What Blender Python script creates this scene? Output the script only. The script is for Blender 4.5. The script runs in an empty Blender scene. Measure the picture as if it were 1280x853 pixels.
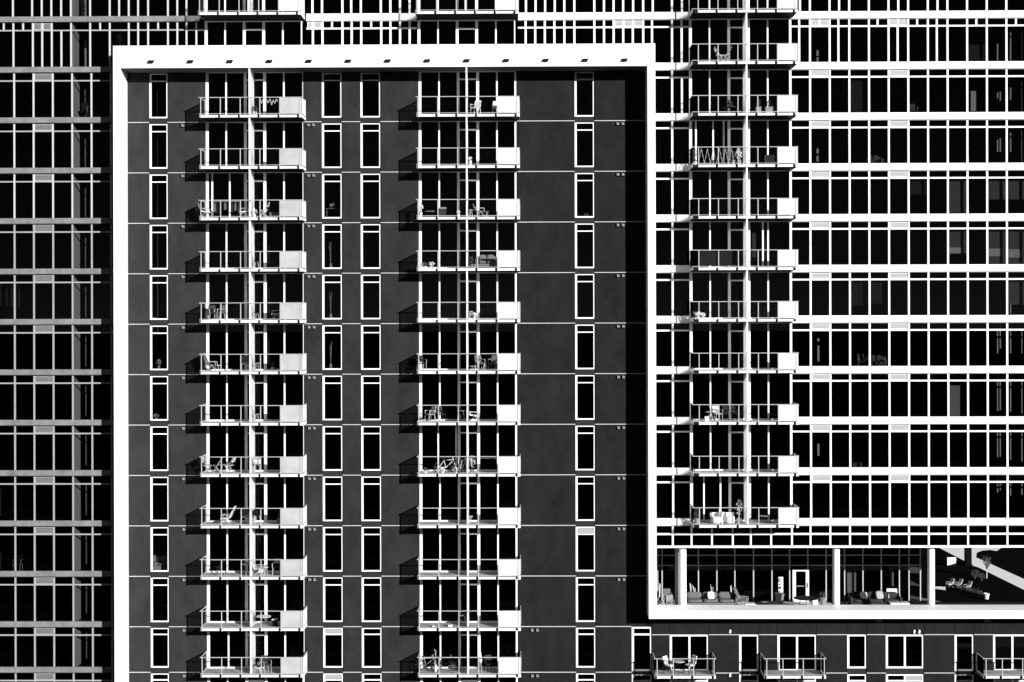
import bpy, math, random
from mathutils import Matrix, Vector
random.seed(7)
SC = bpy.context.scene
COL = SC.collection

# ------------------------------------------------------------------ camera
YAW, ROLL, HY, F, CZ, D = 0.0097155, 0.0026039, 393.98, 1811.46, 30.0, 86.0
ca, sa, cr, sr = math.cos(YAW), math.sin(YAW), math.cos(ROLL), math.sin(ROLL)
right, up, fwd = Vector((ca, sa, 0)), Vector((0, 0, 1)), Vector((-sa, ca, 0))
r2, u2 = right * cr - up * sr, right * sr + up * cr
cam_d = bpy.data.cameras.new('camera')
cam = bpy.data.objects.new('camera', cam_d)
COL.objects.link(cam)
M = Matrix.Identity(4)
for i, v in enumerate((r2, u2, -fwd)):
    for j in range(3):
        M[j][i] = v[j]
M.translation = (0, -D, CZ)
cam.matrix_world = M
cam_d.sensor_width = 36
cam_d.lens = 36 * F / 1280
cam_d.shift_y = -(426.5 - HY) / 1280
cam_d.clip_start, cam_d.clip_end = 1, 6000
SC.camera = cam

# ------------------------------------------------------------------ sky, sun, exposure
sun_dir = Vector((25.5, -31.5, 12.6)).normalized()          # towards the sun
elev = math.asin(sun_dir.z)
azim = math.atan2(sun_dir.x, sun_dir.y)
w = bpy.data.worlds.new('World')
SC.world = w
w.use_nodes = True
nt = w.node_tree
bg = nt.nodes['Background']
sky = nt.nodes.new('ShaderNodeTexSky')
sky.sky_type = 'NISHITA'
sky.sun_disc = False
sky.sun_elevation = elev
sky.sun_rotation = azim
sky.altitude = 2000
sky.dust_density = 0.0
sky.air_density = 0.6
bw = nt.nodes.new('ShaderNodeSeparateColor')                 # black and white film behind a red filter
nt.links.new(sky.outputs[0], bw.inputs[0])
nt.links.new(bw.outputs[0], bg.inputs[0])
bg.inputs[1].default_value = 0.05
sl = bpy.data.lights.new('sun', 'SUN')
sl.energy = 5.0
sl.angle = math.radians(0.5)
so = bpy.data.objects.new('sun', sl)
COL.objects.link(so)
so.rotation_euler = (-sun_dir).to_track_quat('-Z', 'Y').to_euler()
so.location = (60, -90, 90)
SC.view_settings.view_transform = 'Standard'
SC.view_settings.look = 'None'
SC.view_settings.exposure = 0.6
SC.cycles.max_bounces = 6
SC.cycles.transparent_max_bounces = 24
SC.cycles.caustics_reflective = False
SC.cycles.caustics_refractive = False

# ------------------------------------------------------------------ measuring helpers
def inv(px, py, Y=0.0):
    """real X and Z of the point at depth Y seen at a pixel of the 1280 px photograph"""
    a, b = (px - 640) / F, (HY - py) / F
    u, v = a * cr + b * sr, -a * sr + b * cr
    y = Y + D
    X = y * (u * ca - sa) / (ca + u * sa)
    return X, CZ + v * (-X * sa + y * ca)
def PX(px, py=420, Y=0.0): return inv(px, py, Y)[0]
def PZ(py, px=640, Y=0.0): return inv(px, py, Y)[1]
def ground_pt(px, py, z=0.0):
    a, b = (px - 640) / F, (HY - py) / F
    u, v = a * cr + b * sr, -a * sr + b * cr
    d = fwd + right * u + up * v
    t = (z - CZ) / d.z
    p = Vector((0, -D, CZ)) + d * t
    return p.x, p.y
Z0 = CZ + 11.5108
def ZL(k):                                                   # joint line of storey k
    return Z0 - 3 * k if k <= 10 else Z0 - 30 - 2.71 - 3 * (k - 11)

# ------------------------------------------------------------------ materials
MT = {}
def newmat(n):
    m = bpy.data.materials.new(n); m.use_nodes = True
    MT[n] = m
    return m, m.node_tree, m.node_tree.nodes['Principled BSDF']
def solid(n, v, rough=0.6, var=0.08, scale=3.0, bump=0.0, bscale=60, metal=0.0, big=0.0, spec=0.3):
    m, t, p = newmat(n)
    g = t.nodes.new('ShaderNodeNewGeometry')
    no = t.nodes.new('ShaderNodeTexNoise'); no.inputs['Scale'].default_value = scale
    no.inputs['Detail'].default_value = 6; no.inputs['Roughness'].default_value = 0.65
    t.links.new(g.outputs['Position'], no.inputs['Vector'])
    mr = t.nodes.new('ShaderNodeMapRange')
    mr.inputs[1].default_value, mr.inputs[2].default_value = 0.25, 0.75
    mr.inputs[3].default_value, mr.inputs[4].default_value = v * (1 - var), v * (1 + var)
    t.links.new(no.outputs[0], mr.inputs[0])
    out = mr.outputs[0]
    if big:
        n2 = t.nodes.new('ShaderNodeTexNoise'); n2.inputs['Scale'].default_value = 0.9
        n2.inputs['Detail'].default_value = 8; n2.inputs['Roughness'].default_value = 0.7
        mp = t.nodes.new('ShaderNodeMapping'); mp.inputs['Scale'].default_value = (1.0, 1.0, 0.55)
        t.links.new(g.outputs['Position'], mp.inputs[0]); t.links.new(mp.outputs[0], n2.inputs['Vector'])
        m2 = t.nodes.new('ShaderNodeMapRange')
        m2.inputs[1].default_value, m2.inputs[2].default_value = 0.3, 0.7
        m2.inputs[3].default_value, m2.inputs[4].default_value = 1 - big, 1 + big
        t.links.new(n2.outputs[0], m2.inputs[0])
        mu = t.nodes.new('ShaderNodeMath'); mu.operation = 'MULTIPLY'
        t.links.new(out, mu.inputs[0]); t.links.new(m2.outputs[0], mu.inputs[1])
        out = mu.outputs[0]
    t.links.new(out, p.inputs['Base Color'])
    p.inputs['Roughness'].default_value = rough
    p.inputs['Metallic'].default_value = metal
    p.inputs['Specular IOR Level'].default_value = spec
    if bump:
        nb = t.nodes.new('ShaderNodeTexNoise'); nb.inputs['Scale'].default_value = bscale
        nb.inputs['Detail'].default_value = 4
        t.links.new(g.outputs['Position'], nb.inputs['Vector'])
        b = t.nodes.new('ShaderNodeBump'); b.inputs['Strength'].default_value = bump
        b.inputs['Distance'].default_value = 0.02
        t.links.new(nb.outputs[0], b.inputs['Height']); t.links.new(b.outputs[0], p.inputs['Normal'])
    return m
def glassmat(n, tint, refl=1.0, rough=0.0):
    m, t, p = newmat(n)
    t.nodes.remove(p)
    tr = t.nodes.new('ShaderNodeBsdfTransparent'); tr.inputs[0].default_value = (tint, tint, tint, 1)
    gl = t.nodes.new('ShaderNodeBsdfGlossy'); gl.inputs['Roughness'].default_value = rough
    gl.inputs[0].default_value = (refl, refl, refl, 1)
    fr = t.nodes.new('ShaderNodeFresnel'); fr.inputs[0].default_value = 1.16
    mx = t.nodes.new('ShaderNodeMixShader')
    t.links.new(fr.outputs[0], mx.inputs[0]); t.links.new(tr.outputs[0], mx.inputs[1]); t.links.new(gl.outputs[0], mx.inputs[2])
    t.links.new(mx.outputs[0], t.nodes['Material Output'].inputs[0])
    return m
def frosted(n, diff, trans, clear):
    m, t, p = newmat(n)
    t.nodes.remove(p)
    g = t.nodes.new('ShaderNodeNewGeometry')
    no = t.nodes.new('ShaderNodeTexNoise'); no.inputs['Scale'].default_value = 1.6; no.inputs['Detail'].default_value = 5
    t.links.new(g.outputs['Position'], no.inputs['Vector'])
    mr = t.nodes.new('ShaderNodeMapRange'); mr.inputs[1].default_value, mr.inputs[2].default_value = 0.3, 0.7
    mr.inputs[3].default_value, mr.inputs[4].default_value = diff * 0.86, diff * 1.1
    t.links.new(no.outputs[0], mr.inputs[0])
    d = t.nodes.new('ShaderNodeBsdfDiffuse'); t.links.new(mr.outputs[0], d.inputs[0])
    l = t.nodes.new('ShaderNodeBsdfTranslucent'); l.inputs[0].default_value = (trans, trans, trans, 1)
    a = t.nodes.new('ShaderNodeAddShader'); t.links.new(d.outputs[0], a.inputs[0]); t.links.new(l.outputs[0], a.inputs[1])
    tr = t.nodes.new('ShaderNodeBsdfTransparent'); tr.inputs[0].default_value = (.9, .9, .9, 1)
    mx = t.nodes.new('ShaderNodeMixShader'); mx.inputs[0].default_value = clear
    t.links.new(a.outputs[0], mx.inputs[1]); t.links.new(tr.outputs[0], mx.inputs[2])
    t.links.new(mx.outputs[0], t.nodes['Material Output'].inputs[0])
    return m
def louvermat(n, v, dark, freq):
    m, t, p = newmat(n)
    g = t.nodes.new('ShaderNodeNewGeometry')
    wv = t.nodes.new('ShaderNodeTexWave'); wv.bands_direction = 'Z'; wv.inputs['Scale'].default_value = freq
    wv.inputs['Distortion'].default_value = 3.0; wv.inputs['Detail'].default_value = 2; wv.inputs['Detail Scale'].default_value = 3
    t.links.new(g.outputs['Position'], wv.inputs['Vector'])
    mr = t.nodes.new('ShaderNodeMapRange'); mr.inputs[3].default_value, mr.inputs[4].default_value = dark, v
    t.links.new(wv.outputs[1], mr.inputs[0]); t.links.new(mr.outputs[0], p.inputs['Base Color'])
    p.inputs['Roughness'].default_value = 0.5
    return m
cap_white = solid('cap_white', 0.93, 0.5, 0.03, 1.5)
white = solid('white_coated_metal', 0.84, 0.45, 0.03, 1.5)
rail_white = solid('rail_metal', 0.42, 0.45, 0.08, 4)
flash_m = solid('flashing_metal', 0.55, 0.5, 0.1, 3)
fascia_white = solid('fascia_white', 0.84, 0.5, 0.06, 5)
stucco_a = solid('stucco_light', 0.031, 0.9, 0.26, 16, 0.35, 70, 0, 0.28, 0.0)
stucco_b = solid('stucco_mid', 0.026, 0.9, 0.26, 16, 0.35, 70, 0, 0.28, 0.0)
stucco_c = solid('stucco_deep', 0.0165, 0.9, 0.28, 16, 0.35, 70, 0, 0.30, 0.0)
spandrel_m = solid('spandrel_grey', 0.028, 0.7, 0.12, 12, spec=0.0)
grey_band = solid('grey_band_metal', 0.19, 0.5, 0.16, 3.0, 0, 60, 0, 0.28)
grey_bar = solid('grey_bar_metal', 0.32, 0.5, 0.1, 2)
pale_bar = solid('pale_bar_metal', 0.5, 0.5, 0.1, 2)
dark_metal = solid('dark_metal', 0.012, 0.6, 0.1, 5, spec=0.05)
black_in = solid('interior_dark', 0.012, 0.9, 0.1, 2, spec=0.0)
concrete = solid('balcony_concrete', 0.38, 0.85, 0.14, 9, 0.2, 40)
vent_grey = solid('vent_metal', 0.2, 0.5, 0.1, 8)
partition_m = solid('partition_paint', 0.6, 0.8, 0.05, 2)
blind_m = solid('blind_fabric', 0.11, 0.9, 0.12, 4)
asphalt = solid('asphalt', 0.005, 0.95, 0.2, 0.5, spec=0.0)
paving = solid('pale_paving', 0.88, 0.9, 0.06, 0.6)
fabric_g = solid('grey_fabric', 0.13, 0.95, 0.15, 14)
fabric_w = solid('white_fabric', 0.8, 0.9, 0.06, 14)
fabric_d = solid('dark_fabric', 0.028, 0.9, 0.15, 14)
plastic_w = solid('white_plastic', 0.66, 0.4, 0.05, 10)
plastic_g = solid('grey_plastic', 0.25, 0.5, 0.08, 10)
steel = solid('brushed_steel', 0.45, 0.35, 0.1, 10)
leaf = solid('leaf', 0.05, 0.7, 0.4, 9)
bark = solid('bark', 0.12, 0.9, 0.3, 9)
col_m = solid('column_concrete', 0.8, 0.7, 0.05, 5)
bulb_m = solid('bulb_glass', 0.85, 0.3, 0.02, 5)
stone_m = solid('terrace_stone', 0.55, 0.85, 0.12, 1.5)
pane_m = glassmat('window_glass', 0.60, 0.9)
railglass = glassmat('railing_glass', 0.96, 0.6)
screen_m = frosted('frosted_screen', 0.62, 0.30, 0.02)
screen_e = frosted('frosted_end_screen', 0.66, 0.28, 0.0)
endglass = glassmat('end_glass', 0.80, 0.1)
endglass_d = glassmat('end_glass_dark', 0.46, 0.1)
screen_g = frosted('frosted_screen_grey', 0.38, 0.26, 0.02)  # greyer copy for the left stack; its duller light is put into the colour
fin_t = frosted('frosted_divider_clear', 0.42, 0.54, 0.38)
fin_m = frosted('frosted_divider', 0.42, 0.54, 0.0)
louver_w = louvermat('louver_white', 0.42, 0.22, 4)
louver_g = louvermat('louver_grey', 0.20, 0.08, 4)

# ------------------------------------------------------------------ building helpers
WP = {}                                                      # world position of every parent
def place(o, parent, loc):
    COL.objects.link(o)
    loc = Vector(loc)
    WP[o.name] = loc
    if parent:
        o.parent = parent
        o.location = loc - WP[parent.name]
    else:
        o.location = loc
    return o
def thing(name, label, cat, loc, group=None):
    o = bpy.data.objects.new(name, None)
    o.empty_display_size = 0.3
    place(o, None, loc)
    o['label'] = label; o['category'] = cat
    if group: o['group'] = group
    return o
CACHE = {}
def box_mesh(dx, dy, dz, mat):
    key = (round(dx, 3), round(dy, 3), round(dz, 3), mat.name)
    if key not in CACHE:
        m = MB(); m.box(-dx / 2, dx / 2, -dy / 2, dy / 2, -dz / 2, dz / 2)
        CACHE[key] = m.mesh('box', mat)
    return CACHE[key]
def box(name, x0, x1, y0, y1, z0, z1, mat, parent, kind=None):
    o = bpy.data.objects.new(name, box_mesh(x1 - x0, y1 - y0, z1 - z0, mat))
    if kind: o['kind'] = kind
    return place(o, parent, ((x0 + x1) / 2, (y0 + y1) / 2, (z0 + z1) / 2))
class MB:
    def __init__(s): s.v = []; s.f = []
    def box(s, x0, x1, y0, y1, z0, z1):
        b = len(s.v)
        s.v += [(x0, y0, z0), (x1, y0, z0), (x1, y1, z0), (x0, y1, z0), (x0, y0, z1), (x1, y0, z1), (x1, y1, z1), (x0, y1, z1)]
        s.f += [tuple(b + i for i in q) for q in ((0, 3, 2, 1), (4, 5, 6, 7), (0, 1, 5, 4), (1, 2, 6, 5), (2, 3, 7, 6), (3, 0, 4, 7))]
        return s
    def tube(s, p, q, r, n=6, r1=None):
        p, q = Vector(p), Vector(q); d = (q - p).normalized()
        a = d.orthogonal().normalized(); c = d.cross(a)
        r1 = r if r1 is None else r1
        b = len(s.v)
        for pt, rr in ((p, r), (q, r1)):
            for i in range(n):
                t = 2 * math.pi * i / n
                s.v.append(tuple(pt + a * math.cos(t) * rr + c * math.sin(t) * rr))
        s.f += [(b + i, b + (i + 1) % n, b + n + (i + 1) % n, b + n + i) for i in range(n)]
        s.f += [tuple(b + n - 1 - i for i in range(n)), tuple(b + n + i for i in range(n))]
        return s
    def path(s, pts, r, n=6):
        for a, b in zip(pts[:-1], pts[1:]): s.tube(a, b, r, n)
        return s
    def lathe(s, prof, n=16, c=(0, 0, 0)):
        b = len(s.v)
        for r, z in prof:
            for i in range(n):
                t = 2 * math.pi * i / n
                s.v.append((c[0] + r * math.cos(t), c[1] + r * math.sin(t), c[2] + z))
        m = len(prof)
        for j in range(m - 1):
            for i in range(n):
                s.f.append((b + j * n + i, b + j * n + (i + 1) % n, b + (j + 1) * n + (i + 1) % n, b + (j + 1) * n + i))
        s.f.append(tuple(b + n - 1 - i for i in range(n))); s.f.append(tuple(b + (m - 1) * n + i for i in range(n)))
        return s
    def prism(s, pts, y0, y1):                               # outline in x,z pulled along y
        b, n = len(s.v), len(pts)
        s.v += [(x, y0, z) for x, z in pts] + [(x, y1, z) for x, z in pts]
        s.f += [tuple(b + i for i in range(n)), tuple(b + 2 * n - 1 - i for i in range(n))]
        s.f += [(b + (i + 1) % n, b + i, b + n + i, b + n + (i + 1) % n) for i in range(n)]
        return s
    def blob(s, c, rx, ry, rz, n=8, m=5, puff=1.0):          # a soft rounded slab
        b = len(s.v)
        for j in range(m + 1):
            ph = -math.pi / 2 + math.pi * j / m
            for i in range(n):
                t = 2 * math.pi * i / n
                sx, cx = math.sin(t), math.cos(t)
                e = 0.5
                f = lambda q: math.copysign(abs(q) ** e, q)
                s.v.append((c[0] + rx * f(cx) * math.cos(ph) ** 0.5, c[1] + ry * f(sx) * max(math.cos(ph), 0) ** 0.5, c[2] + rz * f(math.sin(ph))))
        for j in range(m):
            for i in range(n):
                s.f.append((b + j * n + i, b + j * n + (i + 1) % n, b + (j + 1) * n + (i + 1) % n, b + (j + 1) * n + i))
        return s
    def ring(s, c, R, r, axis, n=18, k=5):                   # torus, axis = unit normal
        ax = Vector(axis).normalized(); a = ax.orthogonal().normalized(); d = ax.cross(a)
        b = len(s.v)
        for i in range(n):
            t = 2 * math.pi * i / n; o = a * math.cos(t) + d * math.sin(t)
            for j in range(k):
                q = 2 * math.pi * j / k
                s.v.append(tuple(Vector(c) + o * (R + r * math.cos(q)) + ax * r * math.sin(q)))
        for i in range(n):
            for j in range(k):
                i2, j2 = (i + 1) % n, (j + 1) % k
                s.f.append((b + i * k + j, b + i2 * k + j, b + i2 * k + j2, b + i * k + j2))
        return s
    def leaves(s, c, rx, ry, rz, count, size):
        for _ in range(count):
            u = Vector((random.gauss(0, 1), random.gauss(0, 1), random.gauss(0, 1))).normalized() * random.random() ** 0.4
            p = Vector((c[0] + u.x * rx, c[1] + u.y * ry, c[2] + u.z * rz))
            a = Vector((random.uniform(-1, 1), random.uniform(-1, 1), random.uniform(-1, 1))).normalized() * size
            d = a.orthogonal().normalized() * size * 0.45
            b = len(s.v)
            s.v += [tuple(p - a), tuple(p + d), tuple(p + a), tuple(p - d)]
            s.f.append((b, b + 1, b + 2, b + 3))
        return s
    def mesh(s, name, mat):
        me = bpy.data.meshes.new(name)
        me.from_pydata(s.v, [], s.f); me.update()
        me.materials.append(mat)
        return me
    def build(s, name, mat, parent, loc=None, rot=0.0):
        o = bpy.data.objects.new(name, s.mesh(name, mat))
        place(o, parent, WP[parent.name] if loc is None and parent else (loc or (0, 0, 0)))
        if rot: o.rotation_euler.z = rot
        return o

WIN = {}
def window(name, parent, vb, hb, y0, y1, yp, mat, pane_name='pane', louver=None, louver_mat=None, skip=(), hspan=None):
    """vb, hb: (a, b) spans of the upright and level bars in X and Z. One frame mesh, one pane per opening."""
    cx, cz = (vb[0][0] + vb[-1][1]) / 2, (hb[0][0] + hb[-1][1]) / 2
    key = (tuple((round(a - cx, 3), round(b - cx, 3)) for a, b in vb), tuple((round(a - cz, 3), round(b - cz, 3)) for a, b in hb), mat.name, y1 - y0, str(hspan))
    if key not in WIN:
        m = MB()
        zb, zt = hb[0][0] - cz, hb[-1][1] - cz
        for a, b in vb: m.box(a - cx, b - cx, 0, y1 - y0, zb, zt)
        for j, (a, b) in enumerate(hb):
            for i in range(len(vb) - 1):
                if hspan and 0 < j < len(hb) - 1 and i not in hspan: continue
                m.box(vb[i][1] - cx, vb[i + 1][0] - cx, 0.006, y1 - y0 - 0.004, a - cz, b - cz)
        WIN[key] = m.mesh(name, mat)
    o = bpy.data.objects.new(name, WIN[key])
    place(o, parent, (cx, y0, cz))
    for i in range(len(vb) - 1):
        x0, x1 = vb[i][1], vb[i + 1][0]
        zs = list(range(len(hb) - 1))
        if hspan and i not in hspan:
            spans = [(hb[0][1], hb[-1][0])]
        else:
            spans = [(hb[j][1], hb[j + 1][0]) for j in zs]
        for j, (a, b) in enumerate(spans):
            if louver and (i, j) in louver:
                box('louver_panel', x0 + .02, x1 - .02, yp - .04, yp, a + .02, b - .02, louver_mat, o)
            else:
                box(pane_name, x0, x1, yp, yp + .012, a, b, pane_m, o)
    return o

# ------------------------------------------------------------------ ground
def sheet(name, pts, z, mat):
    me = bpy.data.meshes.new(name)
    me.from_pydata([(x, y, z) for x, y in pts], [], [tuple(range(len(pts)))]); me.update()
    me.materials.append(mat)
    o = bpy.data.objects.new(name, me); COL.objects.link(o); o['kind'] = 'structure'
    return o
sheet('ground', [(-2500, -2500), (2500, -2500), (2500, 2500), (-2500, 2500)], 0, asphalt)
gp = lambda pts: [ground_pt(x, y) for x, y in pts]
path_pts = gp([(1158, 677), (1172, 684), (1206, 701.5), (1214, 707), (1222, 709), (1330, 762), (1330, 746), (1280, 724), (1220, 697), (1221, 691), (1228, 688.5),
               (1237, 687.6), (1246, 689), (1253, 684), (1262, 677)])
sheet('path', path_pts, 0.004, paving)
sheet('path', gp([(1164, 733.5), (1182, 733.3), (1182, 738), (1164, 735.5)]), 0.004, paving)
pave_g = solid('grey_paving', 0.2, 0.9, 0.1, 0.6)
sheet('pavement', gp([(1130, 743), (1180, 753), (1210, 757), (1130, 748)]), 0.004, pave_g)
sheet('pavement', gp([(1130, 709), (1152, 710), (1152, 717), (1130, 716)]), 0.004, pave_g)
sheet('pavement', gp([(1130, 722), (1142, 728), (1152, 733), (1130, 731)]), 0.004, pave_g)

# ------------------------------------------------------------------ the three blocks
ZBT, ZBB = PZ(56.0, 480, -1.5), PZ(84.0, 480, -1.5)          # top beam of the frame
XL0, XL1 = PX(142.2, 420, -1.5), PX(151.2, 420, -1.5)        # left leg
XR0, XR1 = PX(810.2, 420, -1.5), PX(820.0, 420, -1.5)        # right leg
ZLT, ZLB = PZ(763.6, 1000, -1.5), PZ(773.7, 1000, -1.5)      # lower beam
XEND, XWEST = PX(988.2 + 24.56 * 14, 150), -46.0
block = thing('apartment_block', 'dark grey stucco apartment block set inside a thick white frame', 'building', ((XL0 + XR1) / 2, 3, 0))
tower = thing('glazed_tower', 'glazed tower with bright white floor bands above and beside the white frame', 'building', ((XR1 + XEND) / 2, 3, 0))
wing = thing('glazed_wing', 'glazed wing with dull grey floor bands beside the frame leg', 'building', ((XWEST + XL0) / 2, 3, 0))

# frame
box('frame_beam', XL0, XR1, -1.5, 0.2, ZBB, ZBT, white, block)
box('soffit', XL1 + .01, XR0 - .01, -1.40, -.01, ZBB - .02, ZBB - .001, fabric_g, block)  # beam underside is white; its shade is put into this grey panel
box('frame_leg', XL0, XL1, -1.5, 0.2, 0, ZBB, white, block)
box('frame_leg', XR0, XR1, -1.5, 0.2, ZLB, ZBB, white, block)
# lower beam: cap panels with joints on a solid beam
box('frame_beam', XR1, XEND, -1.497, 0.2, ZLB, ZLT - .012, white, block)
xs = [XR1 + .002] + [PX(p, 760, -1.5) for p in (892, 945, 998, 1045, 1096, 1146, 1196, 1246, 1296)] + [XEND]
for a, b in zip(xs[:-1], xs[1:]):
    box('cap_panel', a + .014, b - .014, -1.503, 0.203, ZLT - .012, ZLT, cap_white, block)
# hooded scuppers on the top beam
for i in range(13):
    px = 188.6 + 49.33 * i
    x, z = inv(px, 78.3 - 2.2 * i / 12, -1.5)
    m = MB().prism([(-.21, .0), (.13, .0), (.21, .17), (-.13, .17)], -.09, 0.0)
    m.build('scupper', dark_metal, block, (x, -1.5, z - .05))

WCOL = [(187.3, 210.0), (403.0, 427.6), (451.3, 476.0), (719.2, 743.4)]      # slim window columns of the stucco wall
BAY = [(257.8, 379.6), (524.0, 646.2)]
def X0(p): return PX(p, 470)
XS_WALL = XL1 + .004
segs = [(XS_WALL, X0(187.3), stucco_a), (X0(210.0), X0(257.8), stucco_a), (X0(379.6), X0(403.0), stucco_b), (X0(427.6), X0(451.3), stucco_b),
        (X0(476.0), X0(524.0), stucco_b), (X0(646.2), X0(719.2), stucco_c), (X0(743.4), XR0 - .004, stucco_c)]
XW1 = PX(789.8, 800)
def flash(x0, x1, z):
    box('flashing', x0 + .003, x1 - .003, -.022, .05, z - .018, z + .018, flash_m, block)
LOUV = {(3, 8), (1, 10), (1, 11)}
for k in range(-1, 12):
    zt = ZL(k) - .03 if k > -1 else ZBB - .003
    zb = ZL(k + 1) + .03
    for i, (a, b, m) in enumerate(segs):
        if i == 6 and k >= 10: b = XW1 - .003
        box('wall_panel', a + (.035 if i else .006), b - .006, 0, .2, zb, zt, m, block)
        if k < 11 : flash(a, b if not (i == 6 and k + 1 >= 10) else XW1 - .004, ZL(k + 1))
    # slim windows
    for c, (p0, p1) in enumerate(WCOL):
        a, b = X0(p0), X0(p1)
        top = ZL(k) - .09 if k > -1 else ZL(-1) - .09
        tb = (-.51, -.57) if k < 10 else (-.44, -.51)
        sill = ZL(k + 1) + .26
        window('window', block, [(a, a + .115), (b - .065, b)], [(sill, sill + .078), (ZL(k) + tb[1], ZL(k) + tb[0]), (top - .06, top)], .065, .16, .115, white,
               louver={(0, 1)} if (c, k) in LOUV else None, louver_mat=louver_w)
        box('spandrel_panel', a, b, .045, .16, ZL(k + 1) - .088, sill - .004, spandrel_m, block)
    # twin vents
    if k >= 0:
        for px in ((386.8, 393.0, 773.0, 779.3) if k < 10 else (664.5, 671)):
            if k == 10 and px > 700: continue
            x = PX(px, 420); z = ZL(k) - .2
            m = MB().prism([(-.075, -.07), (.075, -.07), (.075, .05), (-.075, .09)], -.13, 0)
            m.build('vent_hood', vent_grey, block, (x, 0, z))
        for px in (229.5,):
            x = PX(px, 420)
            MB().prism([(-.075, -.07), (.075, -.07), (.075, .05), (-.075, .09)], -.13, 0).build('vent_hood', vent_grey, block, (x, 0, ZL(k) - .2))

def ZF(k): return ZL(k) + .22                                # balcony floor level
VENTN = 0
def bay(parent, x0, k, w=5.80, top=None, shift=None, extra=(), rjamb=.10):
    """full height glazing behind a balcony"""
    o = [(0, .16), (1.175, 1.255), (2.275, 2.43), (3.43, 3.59), (4.61, 4.695), (w - rjamb, w)]
    if shift: o[1] = (o[1][0] + shift, o[1][1] + shift)
    for e in extra: o.append((e, e + .09))
    o.sort()
    vb = [(x0 + a, x0 + b) for a, b in o]
    top = ZF(k - 1) - .20 if top is None else top
    zb = ZF(k)
    j = [i for i, (a, b) in enumerate(o) if abs(a - 2.275) < .004][0]
    w_ = window('balcony_window', parent, vb, [(zb, zb + .09), (ZL(k - 1) - .54, ZL(k - 1) - .46), (top - .05, top)], .02, .14, .09, white, hspan=(j,))
    return w_
BAL = {}
def balcony(parent, x0, k, zf=None, W=5.97, posts=(.07, 1.22, 2.38, 3.53, 4.69, 5.84), screen=True, fin=2.90, dep=1.5, sm=None, eg=None, fm=None):
    fm = fm or fin_m
    sm = sm or screen_m; eg = eg or endglass
    zf = ZF(k) if zf is None else zf
    b = box('balcony', x0, x0 + W, -dep + .11, -.004, zf - .12, zf, concrete, parent)
    box('soffit', x0 + .003, x0 + W - .003, -dep + .03, -.006, zf - .15, zf - .121, dark_metal, b)  # dark sheet: the shade under the slab is put into its colour
    box('gap_shade', x0 + .01, x0 + W - .01, -dep + .05, -dep + .105, zf - .119, zf - .004, dark_metal, b)  # dark board added behind the fascia gaps; its colour stands for their shade
    n = len(posts)
    for i in range(n - 1):
        box('fascia', x0 + posts[i] - .035, x0 + posts[i + 1] - .15, -dep, -dep + .022, zf - .14, zf - .005, fascia_white, b)
    box('corner_fascia', x0 + posts[-1] - .035, x0 + W, -dep, -dep + .022, zf - .15, zf + .02, fascia_white, b)
    box('end_fascia', x0 + W, x0 + W + .02, -dep, -.004, zf - .15, zf + .01, fascia_white, b)
    box('end_fascia', x0 - .02, x0, -dep, -.004, zf - .15, zf + .01, rail_white, b)
    for p in posts:
        box('post', x0 + p - .023, x0 + p + .023, -dep - .045, -dep, zf - .16, zf + 1.0, rail_white, b)
    box('top_rail', x0 - .06, x0 + W + .03, -dep - .05, -dep + .01, zf + 1.0, zf + 1.036, rail_white, b)
    box('bottom_rail', x0 - .03, x0 + W + .02, -dep - .04, -dep - .005, zf + .052, zf + .082, rail_white, b)
    for s, x in ((0, x0 - .03), (1, x0 + W - .02)):
        box('end_rail', x, x + .05, -dep + .01, -.03, zf + 1.0, zf + 1.045, rail_white, b)
        box('end_post', x, x + .05, -.15, -.09, zf + .01, zf + 1.0, rail_white, b)
        box('end_bottom_rail', x + .01, x + .04, -dep + .01, -.14, zf + .045, zf + .085, rail_white, b)
    box('end_panel', x0 - .012, x0 - .004, -dep + .01, -.14, zf + .085, zf + 1.0, eg, b)
    last = n - 2 if screen else n - 1
    for i in range(last):
        box('glass_panel', x0 + posts[i] + .03, x0 + posts[i + 1] - .03, -dep - .02, -dep - .012, zf + .085, zf + 1.0, railglass, b)
    if screen:
        box('screen_panel', x0 + posts[-2] + .03, x0 + posts[-1] - .03, -dep - .025, -dep - .012, zf + .085, zf + 1.0, sm, b)
        box('screen_panel', x0 + posts[-1] + .03, x0 + W - .02, -dep - .025, -dep - .012, zf + .085, zf + 1.0, sm, b)
    box('end_screen', x0 + W + .002, x0 + W + .014, -dep + .01, -.14, zf + .05, zf + 1.0, screen_e if screen else eg, b)
    if fin:
        box('divider_screen', x0 + fin - .02, x0 + fin + .02, -dep + .14, -.06, zf + .002, zf + 2.80, fm, b)
        box('divider_post', x0 + fin - .042, x0 + fin + .042, -dep + .06, -dep + .14, zf + .002, zf + 2.83, white, b)
    return b
XB1, XB2, XB3 = PX(257.4, 440), PX(524.2, 440), PX(862.8, 420)
XBAY1, XBAY2, XBAY3 = X0(257.8) + .004, X0(524.0) + .004, PX(862.3, 420)
for k in range(0, 12):
    balcony(block, XB1, k, sm=screen_g, eg=endglass_d); balcony(block, XB2, k, eg=endglass_d)
    top = ZBB - .004 if k == 0 else None
    bay(block, XBAY1, k, X0(379.6) - XBAY1 - .004, top, shift={2: .2, 11: .06}.get(k), extra=(.33,) if k == 2 else (), rjamb=.03)
    bay(block, XBAY2, k, X0(646.2) - XBAY2 - .004, top, shift={7: -.1}.get(k), extra=(2.13,) if k == 7 else ())
    for xa, xb in ((X0(257.8), X0(379.6)), (X0(524.0), X0(646.2))):
        if k: box('spandrel_panel', xa + .004, xb - .004, .03, .14, ZF(k - 1) - .196, ZF(k - 1) - .004, spandrel_m, block)
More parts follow.
